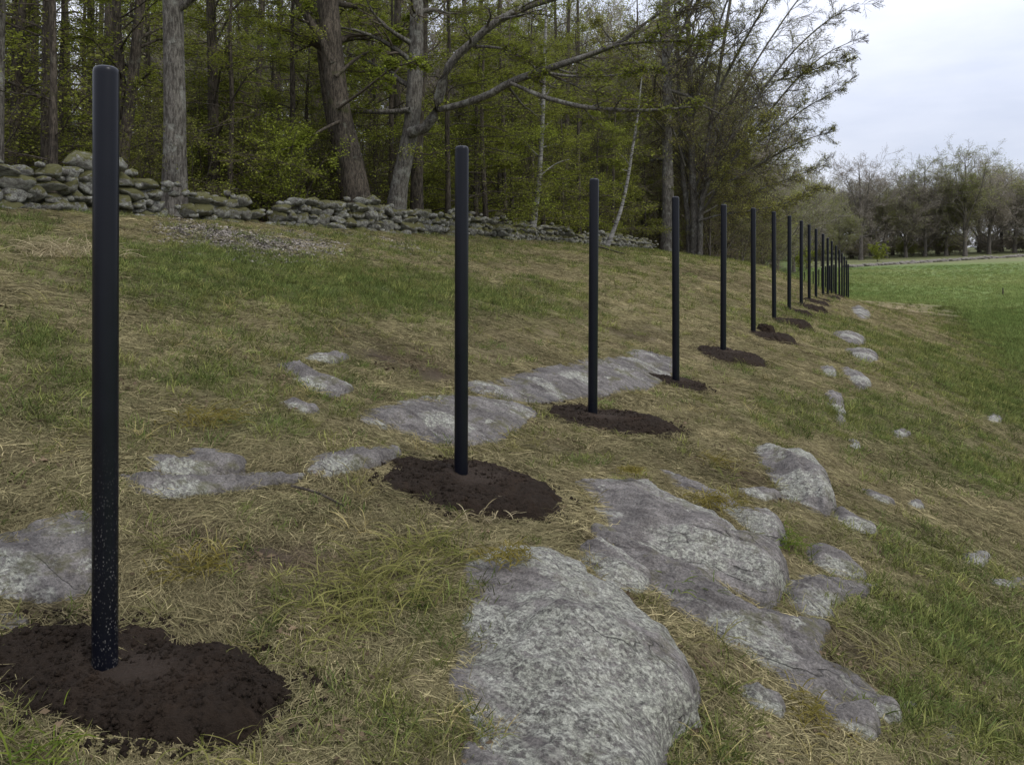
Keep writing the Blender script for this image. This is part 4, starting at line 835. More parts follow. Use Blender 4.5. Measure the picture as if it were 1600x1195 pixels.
hero('thick_tree', 'thick gnarled trunk leaning left behind the wall, left of a forked pair',
     [(ground_first([(566, 330), (556, 290), (546, 240), (532, 180), (520, 90), (512, 0), (505, -130), (500, -300)], 22.5), [px2m(w, 22.5) for w in (48, 37, 34, 33, 32, 28, 20, 6)]),
      (line([(520, 100), (502, 60), (482, 30), (460, -5), (430, -60)], 22.3), [px2m(w, 22.5) for w in (16, 13, 11, 9, 4)]),
      (line([(528, 170), (570, 140), (610, 110), (650, 95)], 22.2, -1.5), [px2m(w, 22.5) for w in (5, 4, 3, 1.5)]),
      (line([(530, 190), (500, 205), (470, 225), (440, 235)], 22.2, -1.5), [px2m(w, 22.5) for w in (5, 4, 3, 1.5)]),
      (line([(524, 120), (560, 90), (600, 70), (640, 30)], 22.2, 1.5), [px2m(w, 22.5) for w in (6, 5, 3, 1.5)])], B['bark_brown'], B['twig_dark'], B['leaf_bright'], 14, n=(9, 8, 6), ratio=(.3, .5, .5), nleaf=9000, u0=.35, flat_=.7, leafsize=.07)
hero('dark_tree', 'dark narrow trunk rising close against the left side of the thick gnarled trunk',
     [(ground_first([(548, 320), (534, 260), (522, 210), (512, 150), (504, 90), (498, 0), (490, -200)], 23.6), [px2m(w, 23.6) for w in (24, 20, 18, 16, 15, 13, 4)])], B['bark_dark'], B['twig_dark'], B['leaf'], 15, n=(10, 6, 5), nleaf=1500, u0=.4)
hero('forked_tree', 'grey trunk with heavy mossy limbs sweeping out to the right over the posts',
     [(ground_first([(616, 330), (624, 290), (634, 240), (643, 195), (648, 140), (650, 70), (651, 0), (654, -150), (656, -330)], 23), [px2m(w, 23) for w in (36, 27, 24, 25, 21, 20, 19, 13, 4)]),
      (line([(641, 208), (660, 203), (674, 190), (684, 160), (692, 128), (706, 95), (732, 72), (765, 42), (820, 12), (890, -10), (980, -60)], 22.8, -1.5), [px2m(w, 23) for w in (18, 16, 15, 13, 12, 12, 11, 10, 9, 6, 3)]),
      (line([(684, 172), (720, 164), (760, 150), (800, 128), (850, 110), (910, 90), (965, 68), (1010, 35), (1060, 2)], 22.5, -2.5), [px2m(w, 23) for w in (9, 11, 11, 11, 10, 8, 6, 4, 2)]),
      (line([(640, 172), (610, 175), (580, 175), (548, 173), (520, 160)], 22.7, .8), [px2m(w, 23) for w in (8, 8, 7, 6, 3)]),
      (line([(798, 130), (845, 150), (905, 166), (960, 172), (1030, 172), (1095, 166)], 21.2, -1.8), [px2m(w, 22) for w in (5, 7, 7, 6, 4, 2)]),
      (line([(905, 92), (960, 72), (1010, 66), (1060, 64), (1130, 58)], 20.6, -1.0), [px2m(w, 22) for w in (6, 5, 4, 3, 1.5)]),
      (line([(840, 112), (900, 120), (960, 118), (1030, 108)], 21.2, -1.5), [px2m(w, 22) for w in (5, 4, 3, 1.5)]),
      (line([(735, 72), (790, 78), (830, 100), (850, 130)], 22.0, -1.0), [px2m(w, 22) for w in (5, 4, 3, 1.5)])],
     B['bark_grey'], B['twig'], B['leaf'], 16, n=(12, 8, 6), ratio=(.26, .5, .5), nleaf=9500, u0=.3, flat_=.55, leafsize=.062, sides=16)
hero('dark_tree', 'dark straight trunk close behind the forked grey tree',
     [(ground_first([(651, 320), (652, 240), (656, 150), (660, 60), (663, -60), (668, -300)], 24.5), [px2m(w, 24.5) for w in (24, 17, 16, 15, 12, 4)])], B['bark_dark'], B['twig_dark'], B['leaf'], 17, n=(10, 6, 5), nleaf=1500, u0=.4)
hero('birch_tree', 'slim white birch growing out of the wall, nearly upright',
     [(ground_first([(822, 392), (832, 355), (840, 300), (845, 240), (848, 180), (850, 120), (853, 40), (855, -40)], 31), [px2m(w, 31) for w in (18, 9, 7.5, 6.5, 6, 5, 3.5, 1.5)])], B['birch'], B['twig'], B['leaf'], 18, n=(14, 6, 4), ratio=(.16, .45, .4), nleaf=2500, u0=.25, knob=.03)
hero('birch_tree', 'thin birch stem leaning right, its foot at the far part of the wall',
     [(ground_first([(944, 396), (954, 372), (968, 335), (980, 285), (988, 235), (995, 190), (1003, 120)], 35), [px2m(w, 35) for w in (9, 6, 5, 4.5, 4, 3, 1.5)])], B['birch'], B['twig'], B['leaf'], 19, n=(10, 5, 4), ratio=(.16, .4, .4), nleaf=900, u0=.35, knob=.03)
hero('grey_tree', 'tall straight grey trunk at the corner of the wood where the wall ends',
     [(ground_first([(1043, 400), (1044, 360), (1043, 250), (1042, 150), (1041, 40), (1042, -80), (1044, -250)], 46), [px2m(w, 46) for w in (24, 18, 15, 14, 12, 9, 2)]),
      (line([(1042, 150), (1010, 110), (970, 80), (930, 30)], 46, -3), [px2m(w, 46) for w in (5, 4, 3, 1)]),
      (line([(1042, 90), (1070, 40), (1100, -10), (1130, -70)], 46, 2), [px2m(w, 46) for w in (6, 5, 4, 1)]),
      (line([(1043, 210), (1015, 180), (985, 165), (950, 160)], 46, -3), [px2m(w, 46) for w in (4, 3, 2, 1)])], B['bark_grey'], B['twig'], B['bud_green'], 20, n=(22, 9, 7), ratio=(.24, .5, .5), nleaf=14000, leafsize=.08, u0=.22, rtw=.0065)
hero('spreading_tree', 'many stemmed budding tree at the corner of the wood, fanning out against the sky',
     [(ground_first([(1086, 402), (1086, 350), (1082, 280), (1080, 180), (1076, 60), (1072, -80), (1068, -220)], 47), [.74 * px2m(w, 47) for w in (22, 15, 13, 12, 9, 6, 2)]),
      (ground_first([(1078, 402), (1075, 350), (1068, 280), (1062, 180), (1058, 80), (1050, -60)], 47.4), [.74 * px2m(w, 47) for w in (13, 10, 8, 7, 5, 2)]),
      (ground_first([(1094, 404), (1094, 360), (1097, 310), (1104, 240), (1118, 150), (1132, 60), (1150, -60), (1165, -180)], 46.6), [.74 * px2m(w, 47) for w in (13, 10, 9, 8, 7, 6, 4, 2)]),
      (line([(1096, 320), (1112, 270), (1150, 205), (1196, 135), (1250, 70), (1300, 28), (1342, 5)], 46.5, -2), [.74 * px2m(w, 47) for w in (8, 8, 7, 6, 4, 3, 1)]),
      (line([(1098, 300), (1140, 252), (1190, 190), (1240, 130), (1290, 85), (1338, 62)], 46.5, 1), [.74 * px2m(w, 47) for w in (7, 6, 5, 4, 3, 1)]),
      (line([(1100, 280), (1150, 245), (1210, 205), (1265, 165), (1310, 140), (1338, 118)], 46.3, -3), [.74 * px2m(w, 47) for w in (6, 5, 4, 3, 2, 1)]),
      (line([(1097, 310), (1150, 278), (1205, 246), (1260, 218), (1305, 205)], 46.5, -1), [.74 * px2m(w, 47) for w in (5, 5, 4, 3, 1)]),
      (line([(1096, 335), (1140, 312), (1190, 295), (1245, 275), (1295, 255)], 46.5, 2), [.74 * px2m(w, 47) for w in (5, 4, 3, 2, 1)]),
      (line([(1118, 150), (1160, 70), (1200, 0), (1235, -70)], 46.6, -2), [.74 * px2m(w, 47) for w in (6, 5, 4, 2)]),
      (line([(1106, 230), (1150, 150), (1205, 60), (1255, -10), (1300, -60)], 46.6, 3), [.74 * px2m(w, 47) for w in (6, 5, 4, 3, 1)]),
      (line([(1080, 190), (1100, 110), (1130, 20), (1160, -70)], 47, -4), [.74 * px2m(w, 47) for w in (6, 5, 4, 2)]),
      (line([(1092, 345), (1130, 335), (1170, 330), (1225, 318), (1285, 292)], 46.3, -3), [.74 * px2m(w, 47) for w in (5, 4, 3, 2, 1)]),
      (line([(1098, 330), (1118, 300), (1140, 260), (1170, 215), (1205, 185)], 46.3, -4), [.74 * px2m(w, 47) for w in (6, 5, 4, 3, 1)]),
      (line([(1070, 260), (1050, 200), (1020, 150), (985, 105)], 46.3, -3), [.74 * px2m(w, 47) for w in (5, 4, 3, 1)]),
      (line([(1200, 130), (1250, 118), (1295, 100), (1330, 92)], 46, -2), [.74 * px2m(w, 47) for w in (3, 2.5, 2, 1)])],
     B['bark_grey'], B['twig'], B['bud_green'], 21, n=(25, 11, 9), ratio=(.22, .55, .55), nleaf=90000, leafsize=.066, inner=8.8, main=3, flat_=.0, trop=.004, ang=.70, u0=.12, rtw=.0052, sides=12, knob=.05, spread=.10)

# --- the wood behind the wall, tree by tree
rgt = random.Random(4)
def st_xy(s, t): p = P0 + D * t + N * s; return float(p[0]), float(p[1])
def px_of(x, y): return CX + x / y * F if y > .5 else -9999
G_T = 'trees of the wood behind the wall'
for i in range(78):        # tall trunks
    t = rgt.uniform(-6, 60); s = -12.8 - 34 * rgt.random() ** 1.25; x, y = st_xy(s, t)
    if y < 12 or not -260 < px_of(x, y) < 1180: continue
    if y < 26 and min(abs(px_of(x, y) - q) for q in (275, 550, 640, 205)) < 28: continue
    plant('forest_tree', TALL[rgt.randrange(5)], x, y, rgt.uniform(0, 6.28), (.56, .56, rgt.uniform(.85, 1.15)), 'tall dark trunked tree in the shade of the wood behind the wall', 'tree', G_T)
for px, Y, k in [(40, 24, 1), (66, 30, 3), (138, 28, 1), (108, 33, 2), (330, 29, 3), (403, 30, 1), (428, 31, 3), (465, 36, 1), (590, 35, 0), (745, 38, 1), (778, 33, 3), (880, 44, 3), (905, 46, 1), (1005, 52, 1)]:
    x = (px - CX) * Y / F; plant('forest_tree', TALL[k], x, Y, rgt.uniform(0, 6.28), (.55, .55, 1.0), 'tall dark trunked tree in the shade of the wood behind the wall', 'tree', G_T)
for i in range(56):        # slender trees
    t = rgt.uniform(-4, 58); s = -12.0 - 20 * rgt.random() ** 1.2; x, y = st_xy(s, t)
    if y < 11 or not -220 < px_of(x, y) < 1200: continue
    plant('slender_tree', SLIM[rgt.randrange(4)], x, y, rgt.uniform(0, 6.28), rgt.uniform(.75, 1.2), 'slender young tree among the trunks of the wood', 'tree', 'slender young trees in the wood')
for px, Y, k in [(-40, 22, 0), (60, 24, 0), (130, 27, 2), (330, 25, 0), (420, 27, 1), (480, 26, 0), (590, 27, 1), (520, 31, 2), (760, 28, 0), (800, 32, 2), (850, 35, 0), (720, 33, 1), (960, 42, 0), (905, 39, 2), (1010, 47, 0), (380, 36, 2), (200, 34, 0), (650, 40, 0), (20, 20, 1), (95, 21, 2), (235, 24, 1), (360, 22, 2), (455, 24, 2), (610, 25, 1), (700, 26, 2), (745, 29, 0), (790, 30, 1), (880, 37, 1), (830, 34, 2), (930, 40, 1)]:
    x = (px - CX) * Y / F; plant('leafy_tree', LAYER[k], x, Y, rgt.uniform(0, 6.28), rgt.uniform(.85, 1.2), 'young tree with flat layers of fresh yellow green leaves behind the wall', 'tree', 'leafing young trees behind the wall')
for i in range(110):        # brush under the trees
    t = rgt.uniform(-3, 48); s = -11.7 - 16 * rgt.random() ** 1.2; x, y = st_xy(s, t)
    if y < 12 or not -150 < px_of(x, y) < 1120: continue
    plant('brush', SHRUB[rgt.choice((0, 0, 1, 2, 2, 3))], x, y, rgt.uniform(0, 6.28), rgt.uniform(.6, 1.1), 'twiggy undergrowth shrub behind the stone wall', 'shrub', 'undergrowth shrubs behind the wall', parts=('stems', 'crown'))
plant('bright_shrub', SHRUB[1], *(pt(455, 300, 20.5)[:2]), 1.0, .95, 'drooping bright yellow green shrub behind the fallen part of the wall', 'shrub', None, parts=('stems', 'crown'))
for px, Y, k, sc in [(1072, 53, 0, .8), (1108, 52, 1, .75), (1135, 56, 0, .8), (1160, 60, 1, .85), (1188, 66, 0, .85), (1030, 54, 1, .9), (985, 50, 0, .8), (1205, 74, 1, .9), (930, 47, 1, .8), (1120, 70, 0, 1.1)]:
    x = (px - CX) * Y / F; plant('bushy_tree', LOWTREE[k], x, Y, rgt.uniform(0, 6.28), sc, 'low bushy budding tree along the edge of the wood', 'tree', 'low bushy trees along the wood edge')
for px, Y, k, sc in [(790, 52, 1, .8), (830, 58, 2, .95), (870, 54, 4, .9), (905, 60, 2, 1.0), (940, 56, 1, .9), (975, 62, 4, 1.0), (1005, 58, 2, .9), (1035, 64, 1, 1.0), (1070, 60, 4, .9), (1100, 68, 2, .95), (700, 56, 2, 1.0), (1135, 76, 1, .85), (1060, 84, 2, 1.1), (950, 80, 4, 1.1)]:
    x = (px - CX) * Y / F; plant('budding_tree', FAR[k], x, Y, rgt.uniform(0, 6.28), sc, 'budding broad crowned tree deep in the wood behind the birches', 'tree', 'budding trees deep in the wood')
# --- wood edge running on beyond the crest and the tree line across the meadow
for px, Y, k, sc in [(1120, 62, 2, .62), (1150, 70, 1, .66), (1185, 78, 2, .62), (1160, 92, 4, .72), (1215, 96, 2, .62), (1240, 105, 1, .74), (1262, 118, 0, .78), (1285, 128, 2, .70), (1205, 88, 1, .5), (1130, 84, 4, .8)]:
    x = (px - CX) * Y / F; plant('edge_tree', FAR[k], x, Y, rgt.uniform(0, 6.28), sc, 'budding tree of the wood edge behind the distant posts', 'tree', 'wood edge trees beyond the crest')
fl = {1345: 'bare grey branched round tree at the left of the far tree line', 1508: 'broad far tree with a pale trunk and green tinged crown across the meadow', 1445: 'far tree with greenish top left of the broad pale trunked one'}
for px, Y, k, sc in [(1312, 140, 2, .55), (1345, 150, 3, 1.0), (1385, 156, 4, .85), (1415, 158, 0, .92), (1445, 160, 1, 1.0), (1478, 160, 4, .95), (1508, 156, 1, 1.06), (1545, 164, 0, 1.02), (1585, 168, 4, 1.04), (1625, 168, 1, 1.0), (1670, 172, 0, 1.0), (1720, 175, 4, 1.0), (1360, 170, 0, .9), (1425, 172, 3, 1.0), (1465, 175, 0, .95), (1530, 178, 4, 1.0), (1565, 180, 3, 1.05), (1605, 182, 0, 1.05), (1330, 165, 4, .9), (1395, 175, 1, .85)]:
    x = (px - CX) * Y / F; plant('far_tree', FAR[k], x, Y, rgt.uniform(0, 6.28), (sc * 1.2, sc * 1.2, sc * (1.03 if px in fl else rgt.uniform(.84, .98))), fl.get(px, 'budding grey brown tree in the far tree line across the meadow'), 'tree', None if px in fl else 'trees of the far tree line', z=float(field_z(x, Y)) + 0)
for i in range(92):
    px = rgt.uniform(1215, 1720); Y = rgt.uniform(.0, 1) * 30 + 140 + max(0, px - 1330) * .07; x = (px - CX) * Y / F
    plant('far_bush', FARBUSH[2 if i % 3 else 1], x, Y + 8, rgt.uniform(0, 6.28), rgt.uniform(.7, 1.25), 'brownish bush at the foot of the far tree line', 'bush', 'bushes under the far trees', parts=('stems', 'crown'))
for px, Y, sc, lab in [(1372, 140, .85, 'bright green bush at the foot of the far tree line'), (1250, 110, .9, 'bright green bush behind the distant posts, left of the meadow wall')]:
    x = (px - CX) * Y / F; plant('far_bush', FARBUSH[0], x, Y, 1.0, sc, lab, 'bush', None, parts=('stems', 'crown'))

def by_place(group, text):
    L_ = sorted([o for o in COL.objects if o.parent is None and o.get('group') == group], key=lambda o: o.location.x / o.location.y)
    low = ['first'] + ORD[1:]; tens = {2: 'twenty', 3: 'thirty'}
    for i, o in enumerate(L_):
        w = low[i] if i < 20 else ('thirtieth' if i == 29 else tens[(i + 1) // 10] + '-' + low[(i + 1) % 10 - 1])
        o['label'] = text.format(w)
by_place('trees of the far tree line', 'budding grey brown tree, {} from the left in the far tree line')
by_place('wood edge trees beyond the crest', 'budding wood edge tree, {} from the left beyond the distant posts')
by_place('leafing young trees behind the wall', 'young tree with layered yellow green leaves, {} from the left behind the wall')
by_place('low bushy trees along the wood edge', 'low bushy budding tree, {} from the left along the wood edge')
by_place('budding trees deep in the wood', 'broad budding tree, {} from the left deep behind the birches')
by_place('distant black posts beyond the crest', 'distant black post half hidden behind the crest, {} from the left of the return row')
# ------------------------------------------------------------------ scattering
def scatter(name, label, meshes, X, Y, Z, nrm, yaw, scale, tint, pick, kind='stuff', cat=None):
    n = len(X); a = np.stack([np.cos(yaw), np.sin(yaw), np.zeros(n)], 1); x = a - (a * nrm).sum(1, keepdims=True) * nrm; x /= np.linalg.norm(x, axis=1, keepdims=True); y = np.cross(nrm, x)
    ry = -np.arcsin(np.clip(x[:, 2], -1, 1)); rx = np.arctan2(y[:, 2], nrm[:, 2]); rz = np.arctan2(x[:, 1], x[:, 0])
    me = mesh_np(name, np.stack([X, Y, Z], 1), [], [], smooth=False, attrs={'rot': ('FLOAT_VECTOR', np.stack([rx, ry, rz], 1)), 'size': ('FLOAT', scale), 'tint': ('FLOAT_COLOR', np.c_[tint, np.ones(n)]), 'pick': ('INT', pick)})
    for q in set(m.materials[0] for m in meshes): me.materials.append(q)
    o = add(name, me); tag(o, label, cat, None, kind)
    col = bpy.data.collections.new(name + '_kinds')
    for i, m in enumerate(meshes): col.objects.link(bpy.data.objects.new(f'{name}_kind_{i:02d}', m))
    ng = bpy.data.node_groups.new(name + '_scatter', 'GeometryNodeTree')
    ng.interface.new_socket('Geometry', in_out='INPUT', socket_type='NodeSocketGeometry'); ng.interface.new_socket('Geometry', in_out='OUTPUT', socket_type='NodeSocketGeometry')
    gi, go = ng.nodes.new('NodeGroupInput'), ng.nodes.new('NodeGroupOutput'); iop = ng.nodes.new('GeometryNodeInstanceOnPoints'); ci = ng.nodes.new('GeometryNodeCollectionInfo')
    ci.inputs['Collection'].default_value = col; ci.inputs['Separate Children'].default_value = True; ci.inputs['Reset Children'].default_value = True
    def named(nm, typ):
        q = ng.nodes.new('GeometryNodeInputNamedAttribute'); q.data_type = typ; q.inputs['Name'].default_value = nm; return q.outputs['Attribute']
    L = ng.links.new
    L(gi.outputs[0], iop.inputs['Points']); L(ci.outputs[0], iop.inputs['Instance']); iop.inputs['Pick Instance'].default_value = True
    L(named('pick', 'INT'), iop.inputs['Instance Index']); L(named('rot', 'FLOAT_VECTOR'), iop.inputs['Rotation']); L(named('size', 'FLOAT'), iop.inputs['Scale']); L(iop.outputs[0], go.inputs[0])
    md = o.modifiers.new('scatter', 'NODES'); md.node_group = ng
    return o
# a far mass of the same woods, behind the trees one can tell apart
def woods():
    rg = np.random.default_rng(77); P = []
    while len(P) < 520:
        Y = rg.uniform(42, 235); X = rg.uniform(-130, 150); s, t = to_st(X, Y); px = px_of(X, Y)
        if px < -250 or px > 1850: continue
        if t < 62 and s > -24: continue
        if t >= 62 and px > 1150 and Y < 150 - max(0, 1300 - px) * .5: continue
        if px > 1290 and Y < 182 + max(0, px - 1330) * .05: continue
        P.append((X, Y))
    P = np.array(P); n = len(P); z = ground_z(P[:, 0], P[:, 1], False); rightside = (P[:, 0] / P[:, 1] * F + CX) > 1150
    kinds = [m for pair in TALL[:2] + [LAYER[0], SLIM[2]] + FAR[:3] + [FARBUSH[1], LOWTREE[0]] for m in pair]
    pick = np.where(rightside, rg.choice([4, 5, 6, 7, 7], n), rg.choice([0, 1, 2, 3, 4, 6, 8], n)); two = lambda a: np.concatenate([a, a]); yaw = rg.uniform(0, 6.28, n)
    sc = np.where(rightside, rg.uniform(.62, .85, n), rg.uniform(.75, 1.1, n)) * np.where(pick == 7, 1.6, 1)
    scatter('woodland', 'dense budding woodland closing the view behind the nearer trees', kinds, two(P[:, 0]), two(P[:, 1]), two(z), np.tile((0, 0, 1.0), (2 * n, 1)), two(yaw), two(sc), np.ones((2 * n, 3)), np.r_[pick * 2, pick * 2 + 1])
woods()

def undergrowth():
    rg = np.random.default_rng(78); t = rg.uniform(-8, 75, 900); s = -13 - 55 * rg.random(900) ** 1.1; X = P0[0] + D[0] * t + N[0] * s; Y = P0[1] + D[1] * t + N[1] * s; k = (Y > 13); X, Y = X[k], Y[k]; n = len(X); kinds = []
    kinds = [m for pair in SHRUB for m in pair]; two = lambda a: np.concatenate([a, a]); pk = rg.choice([0, 0, 1, 2, 2, 3], n); sc = rg.uniform(.7, 1.5, n); yw = rg.uniform(0, 6.28, n)
    scatter('undergrowth', 'tangled twiggy undergrowth filling the wood between the trunks', kinds, two(X), two(Y), two(ground_z(X, Y, False)), np.tile((0, 0, 1.0), (2 * n, 1)), two(yw), two(sc), np.ones((2 * n, 3)), np.r_[pk * 2, pk * 2 + 1])
undergrowth()

def tuft(seed, n, rad, lmin, lmax, wmin, wmax, lift, curl, droop, mat, segs=4, comb=0):
    """a clump of grass blades: lift = starting elevation range, droop = how fast they fall"""
    rg = np.random.default_rng(seed); base = rg.normal(0, rad, (n, 2)); az = rg.uniform(0, 6.283, n) if not comb else rg.normal(0, comb, n) + np.where(rg.random(n) < .3, math.pi, 0); el = rg.uniform(*lift, n); L = rg.uniform(lmin, lmax, n); W = rg.uniform(wmin, wmax, n)
    P = np.zeros((n, segs + 1, 3)); P[:, 0, :2] = base; P[:, 0, 2] = -.005; cu = rg.normal(0, curl, n)
    for j in range(segs):
        P[:, j + 1, 0] = P[:, j, 0] + np.cos(az) * np.cos(el) * L / segs; P[:, j + 1, 1] = P[:, j, 1] + np.sin(az) * np.cos(el) * L / segs; P[:, j + 1, 2] = P[:, j, 2] + np.sin(el) * L / segs
        az = az + cu + rg.normal(0, curl * .5, n); el = el - droop * rg.uniform(.5, 1.5, n)
    P[..., 2] = np.maximum(P[..., 2], -.005 + .012 * rg.random((n, 1)))
    T = np.gradient(P, axis=1); T /= np.linalg.norm(T, axis=2, keepdims=True) + 1e-9; side = np.cross(T, np.array((0, 0, 1.0)) + .5 * rg.normal(size=(n, 1, 3))); side /= np.linalg.norm(side, axis=2, keepdims=True) + 1e-9
    ww = W[:, None, None] * np.array([.8] + [1.0] * (segs - 1) + [.12])[None, :, None] * .5
    v = np.stack([P - side * ww, P + side * ww], 2).reshape(-1, 3); k = segs + 1
    b = (np.arange(n)[:, None] * k + np.arange(segs)[None]) * 2; q = np.stack([b, b + 1, b + 3, b + 2], -1).reshape(-1, 4)
    return mesh_np('grass_tuft', v, [q], [mat], attrs={'shade': ('FLOAT', np.repeat(rg.random(n), k * 2))})
THATCH = [tuft(500 + i, 76, .065, .04, .10 + .011 * i, .0015, .0031, (-.05, .45), .20, .18, MAT['straw_blade'], 4, .75) for i in range(8)]
SHORT = [tuft(520 + i, 30, .035, .035, .085, .0022, .0040, (.5, 1.4), .12, .16, MAT['blade'], 3) for i in range(6)]
LONG = [tuft(540 + i, 26, .03, .10, .24, .0026, .0046, (.45, 1.2), .10, .30, MAT['blade']) for i in range(5)]
FLAKE = []
for i in range(5):
    rg = np.random.default_rng(560 + i); n = 14; c = np.c_[rg.normal(0, .09, (n, 2)), rg.uniform(.002, .02, n)]; x = rg.normal(size=(n, 3)); x[:, 2] *= .35; x /= np.linalg.norm(x, axis=1, keepdims=True); y = np.cross(x, (0, 0, 1.0)) + .3 * rg.normal(size=(n, 3)); y /= np.linalg.norm(y, axis=1, keepdims=True); s = rg.uniform(.015, .035, n)[:, None]
    FLAKE.append(mesh_np('dead_leaves', np.stack([c - x * s, c - y * s * .5, c + x * s, c + y * s * .5 + (0, 0, .006)], 1).reshape(-1, 3), [np.arange(n * 4).reshape(-1, 4)], [MAT['litter']], attrs={'shade': ('FLOAT', np.repeat(rg.random(n), 4))}))
def turf_ok(X, Y):
    ok = np.ones(len(X), bool)
    for P, mg in EXCL:
        a, b = P.min(0), P.max(0); m = np.where((X > a[0]) & (X < b[0]) & (Y > a[1]) & (Y < b[1]))[0]
        if len(m): dd = poly_dist(P, X[m], Y[m]); nn = fbm2(X[m] * 5, Y[m] * 5, 3, 201); ok[m[(dd > mg + {.05: .20, .025: .08, .015: .09}[mg] * nn) & ~((mg != .015) & (nn > .42) & (dd < .3))]] = False
    return ok
def sample(n, rg, rmax, p, r0=1.25, th=(-56, 56)):
    """places round the viewer, thinning out with distance; p: density ~ r^-p beyond 4 m"""
    r = np.linspace(r0, rmax, 4000); w = r * np.where(r < 4, 1, (4 / r) ** p); c = np.cumsum(w); c /= c[-1]; R = np.interp(rg.random(n), c, r); T = np.radians(rg.uniform(th[0], th[1], n)); return R * np.sin(T), R * np.cos(T)
rg = np.random.default_rng(9)
# matted dead grass
X, Y = sample(185000, rg, 52, 1.25); s, t = to_st(X, Y); g, st, so, pa = cover(X, Y)
k = (s > -10.1) & (s < 7.5) & (rg.random(len(X)) < np.clip(.78 + .9 * fbm2(X * 1.5, Y * 1.5, 3, 321), .22, 1)) & (rg.random(len(X)) < np.clip(1.0 - so * 1.15, .04, 1)) & (rg.random(len(X)) < (1 - .72 * g) * (1 - .85 * sstep(4.6, 7.0, s))) & (rg.random(len(X)) < 1 - .4 * pa) & turf_ok(X, Y); X, Y, g, st, so = X[k], Y[k], g[k], st[k], so[k]
n = len(X); r = np.hypot(X, Y); c = lerp(np.broadcast_to(np.array((.150, .128, .068)), (n, 3)), np.array((.37, .31, .165)), np.clip(st + .25 * rg.normal(size=n), 0, 1)); c = lerp(c, np.array((.105, .125, .045)), np.clip(g * .7 + .12 * rg.normal(size=n) + .08, 0, 1)); c = lerp(c, np.array((.095, .070, .046)), np.clip(so * .8 + .15 * rg.normal(size=n), 0, 1)) * rg.uniform(.6, 1.35, (n, 1))
yaw = 3.2 * fbm2(X * .8, Y * .8, 3, 301) + .45 * rg.normal(size=n) + math.radians(-35) + np.where(rg.random(n) < .25, rg.uniform(0, 6.283, n), 0)
scatter('dry_grass', 'matted dead brown and straw coloured grass covering the bank', THATCH, X, Y, ground_z(X, Y) + .002, normal_at(X, Y), yaw, rg.uniform(.7, 1.3, n) * (1 + .3 * vn2(X * 1.9, Y * 1.9, 311)) * np.clip(.8 + r / 22, .85, 2.2), c, rg.integers(0, 8, n))
# short green grass
X, Y = sample(150000, rg, 62, 1.15); s, t = to_st(X, Y); g, st, so, pa = cover(X, Y)
k = (s > -10.2) & (s < 9.5) & (rg.random(len(X)) < np.clip(g * 1.25 - .05 - .8 * so, .04, 1)) & turf_ok(X, Y); X, Y, g, st = X[k], Y[k], g[k], st[k]
n = len(X); r = np.hypot(X, Y); c = lerp(np.broadcast_to(np.array((.095, .124, .036)), (n, 3)), np.array((.185, .186, .058)), np.clip(.3 + .35 * rg.normal(size=n) + st * .5 - g * .3, 0, 1)) * rg.uniform(.6, 1.4, (n, 1))
scatter('green_grass', 'short green grass growing through the dead thatch', SHORT, X, Y, ground_z(X, Y), normal_at(X, Y), rg.uniform(0, 6.283, n), rg.uniform(.7, 1.5, n) * np.clip(.8 + r / 25, .9, 2.2), c, rg.integers(0, 6, n))
# longer tufts
X, Y = sample(9000, rg, 40, 1.1); s, t = to_st(X, Y); g, st, so, pa = cover(X, Y)
k = (s > -9.8) & (s < 7.5) & (rg.random(len(X)) < .35 + .5 * g) & (vn2(X * 1.3, Y * 1.3, 61) > -.05) & turf_ok(X, Y); X, Y, g, st = X[k], Y[k], g[k], st[k]
n = len(X); c = lerp(np.broadcast_to(np.array((.120, .135, .036)), (n, 3)), np.array((.28, .23, .10)), np.clip(.45 + .4 * rg.normal(size=n) - g * .35, 0, 1)) * rg.uniform(.7, 1.25, (n, 1))
scatter('long_grass', 'longer yellowish grass tufts dotted over the bank', LONG, X, Y, ground_z(X, Y), normal_at(X, Y), rg.uniform(0, 6.283, n), rg.uniform(.5, 1.05, n), c, rg.integers(0, 5, n))
# the meadow's sward
X, Y = sample(115000, rg, 170, 1.35, 10, (0, 50)); s, t = to_st(X, Y); k = ((s > 5.2 + 1.2 * rg.random(len(X))) | (t > 61)) & (Y < 85 + 65 * rg.random(len(X))) & (Y < 118 + .105 * (X - 45)); X, Y = X[k], Y[k]
n = len(X); r = np.hypot(X, Y); q = np.clip(.5 + fbm2(X * .06, Y * .11, 4, 81) * 1.2 + .3 * rg.normal(size=n), 0, 1); c = lerp(np.broadcast_to(np.array((.150, .200, .060)), (n, 3)), np.array((.240, .265, .098)), q) * rg.uniform(.65, 1.35, (n, 1))
scatter('meadow_grass', 'short bright green sward of the meadow', SHORT, X, Y, ground_z(X, Y), normal_at(X, Y), rg.uniform(0, 6.283, n), rg.uniform(.7, 1.3, n) * np.clip(.9 + r / 28, 1, 3.0), c, rg.integers(0, 6, n))
# dead leaves and chips
X, Y = sample(3500, rg, 45, 1.1); Xb, Yb = [], []
for (x0, y0, rx, ry, a, kk) in PALE:
    m = int(420 * a); yy = y0 + rg.normal(0, ry * .8, m); Xb.append(x0 + rg.normal(0, rx * .8, m) + kk * (yy - y0)); Yb.append(yy)
n0 = len(X); X = np.concatenate([X] + Xb); Y = np.concatenate([Y] + Yb); s, t = to_st(X, Y); k = (s > -10.3) & (s < 6) & turf_ok(X, Y); pale = np.arange(len(X)) >= n0
u = st_xy
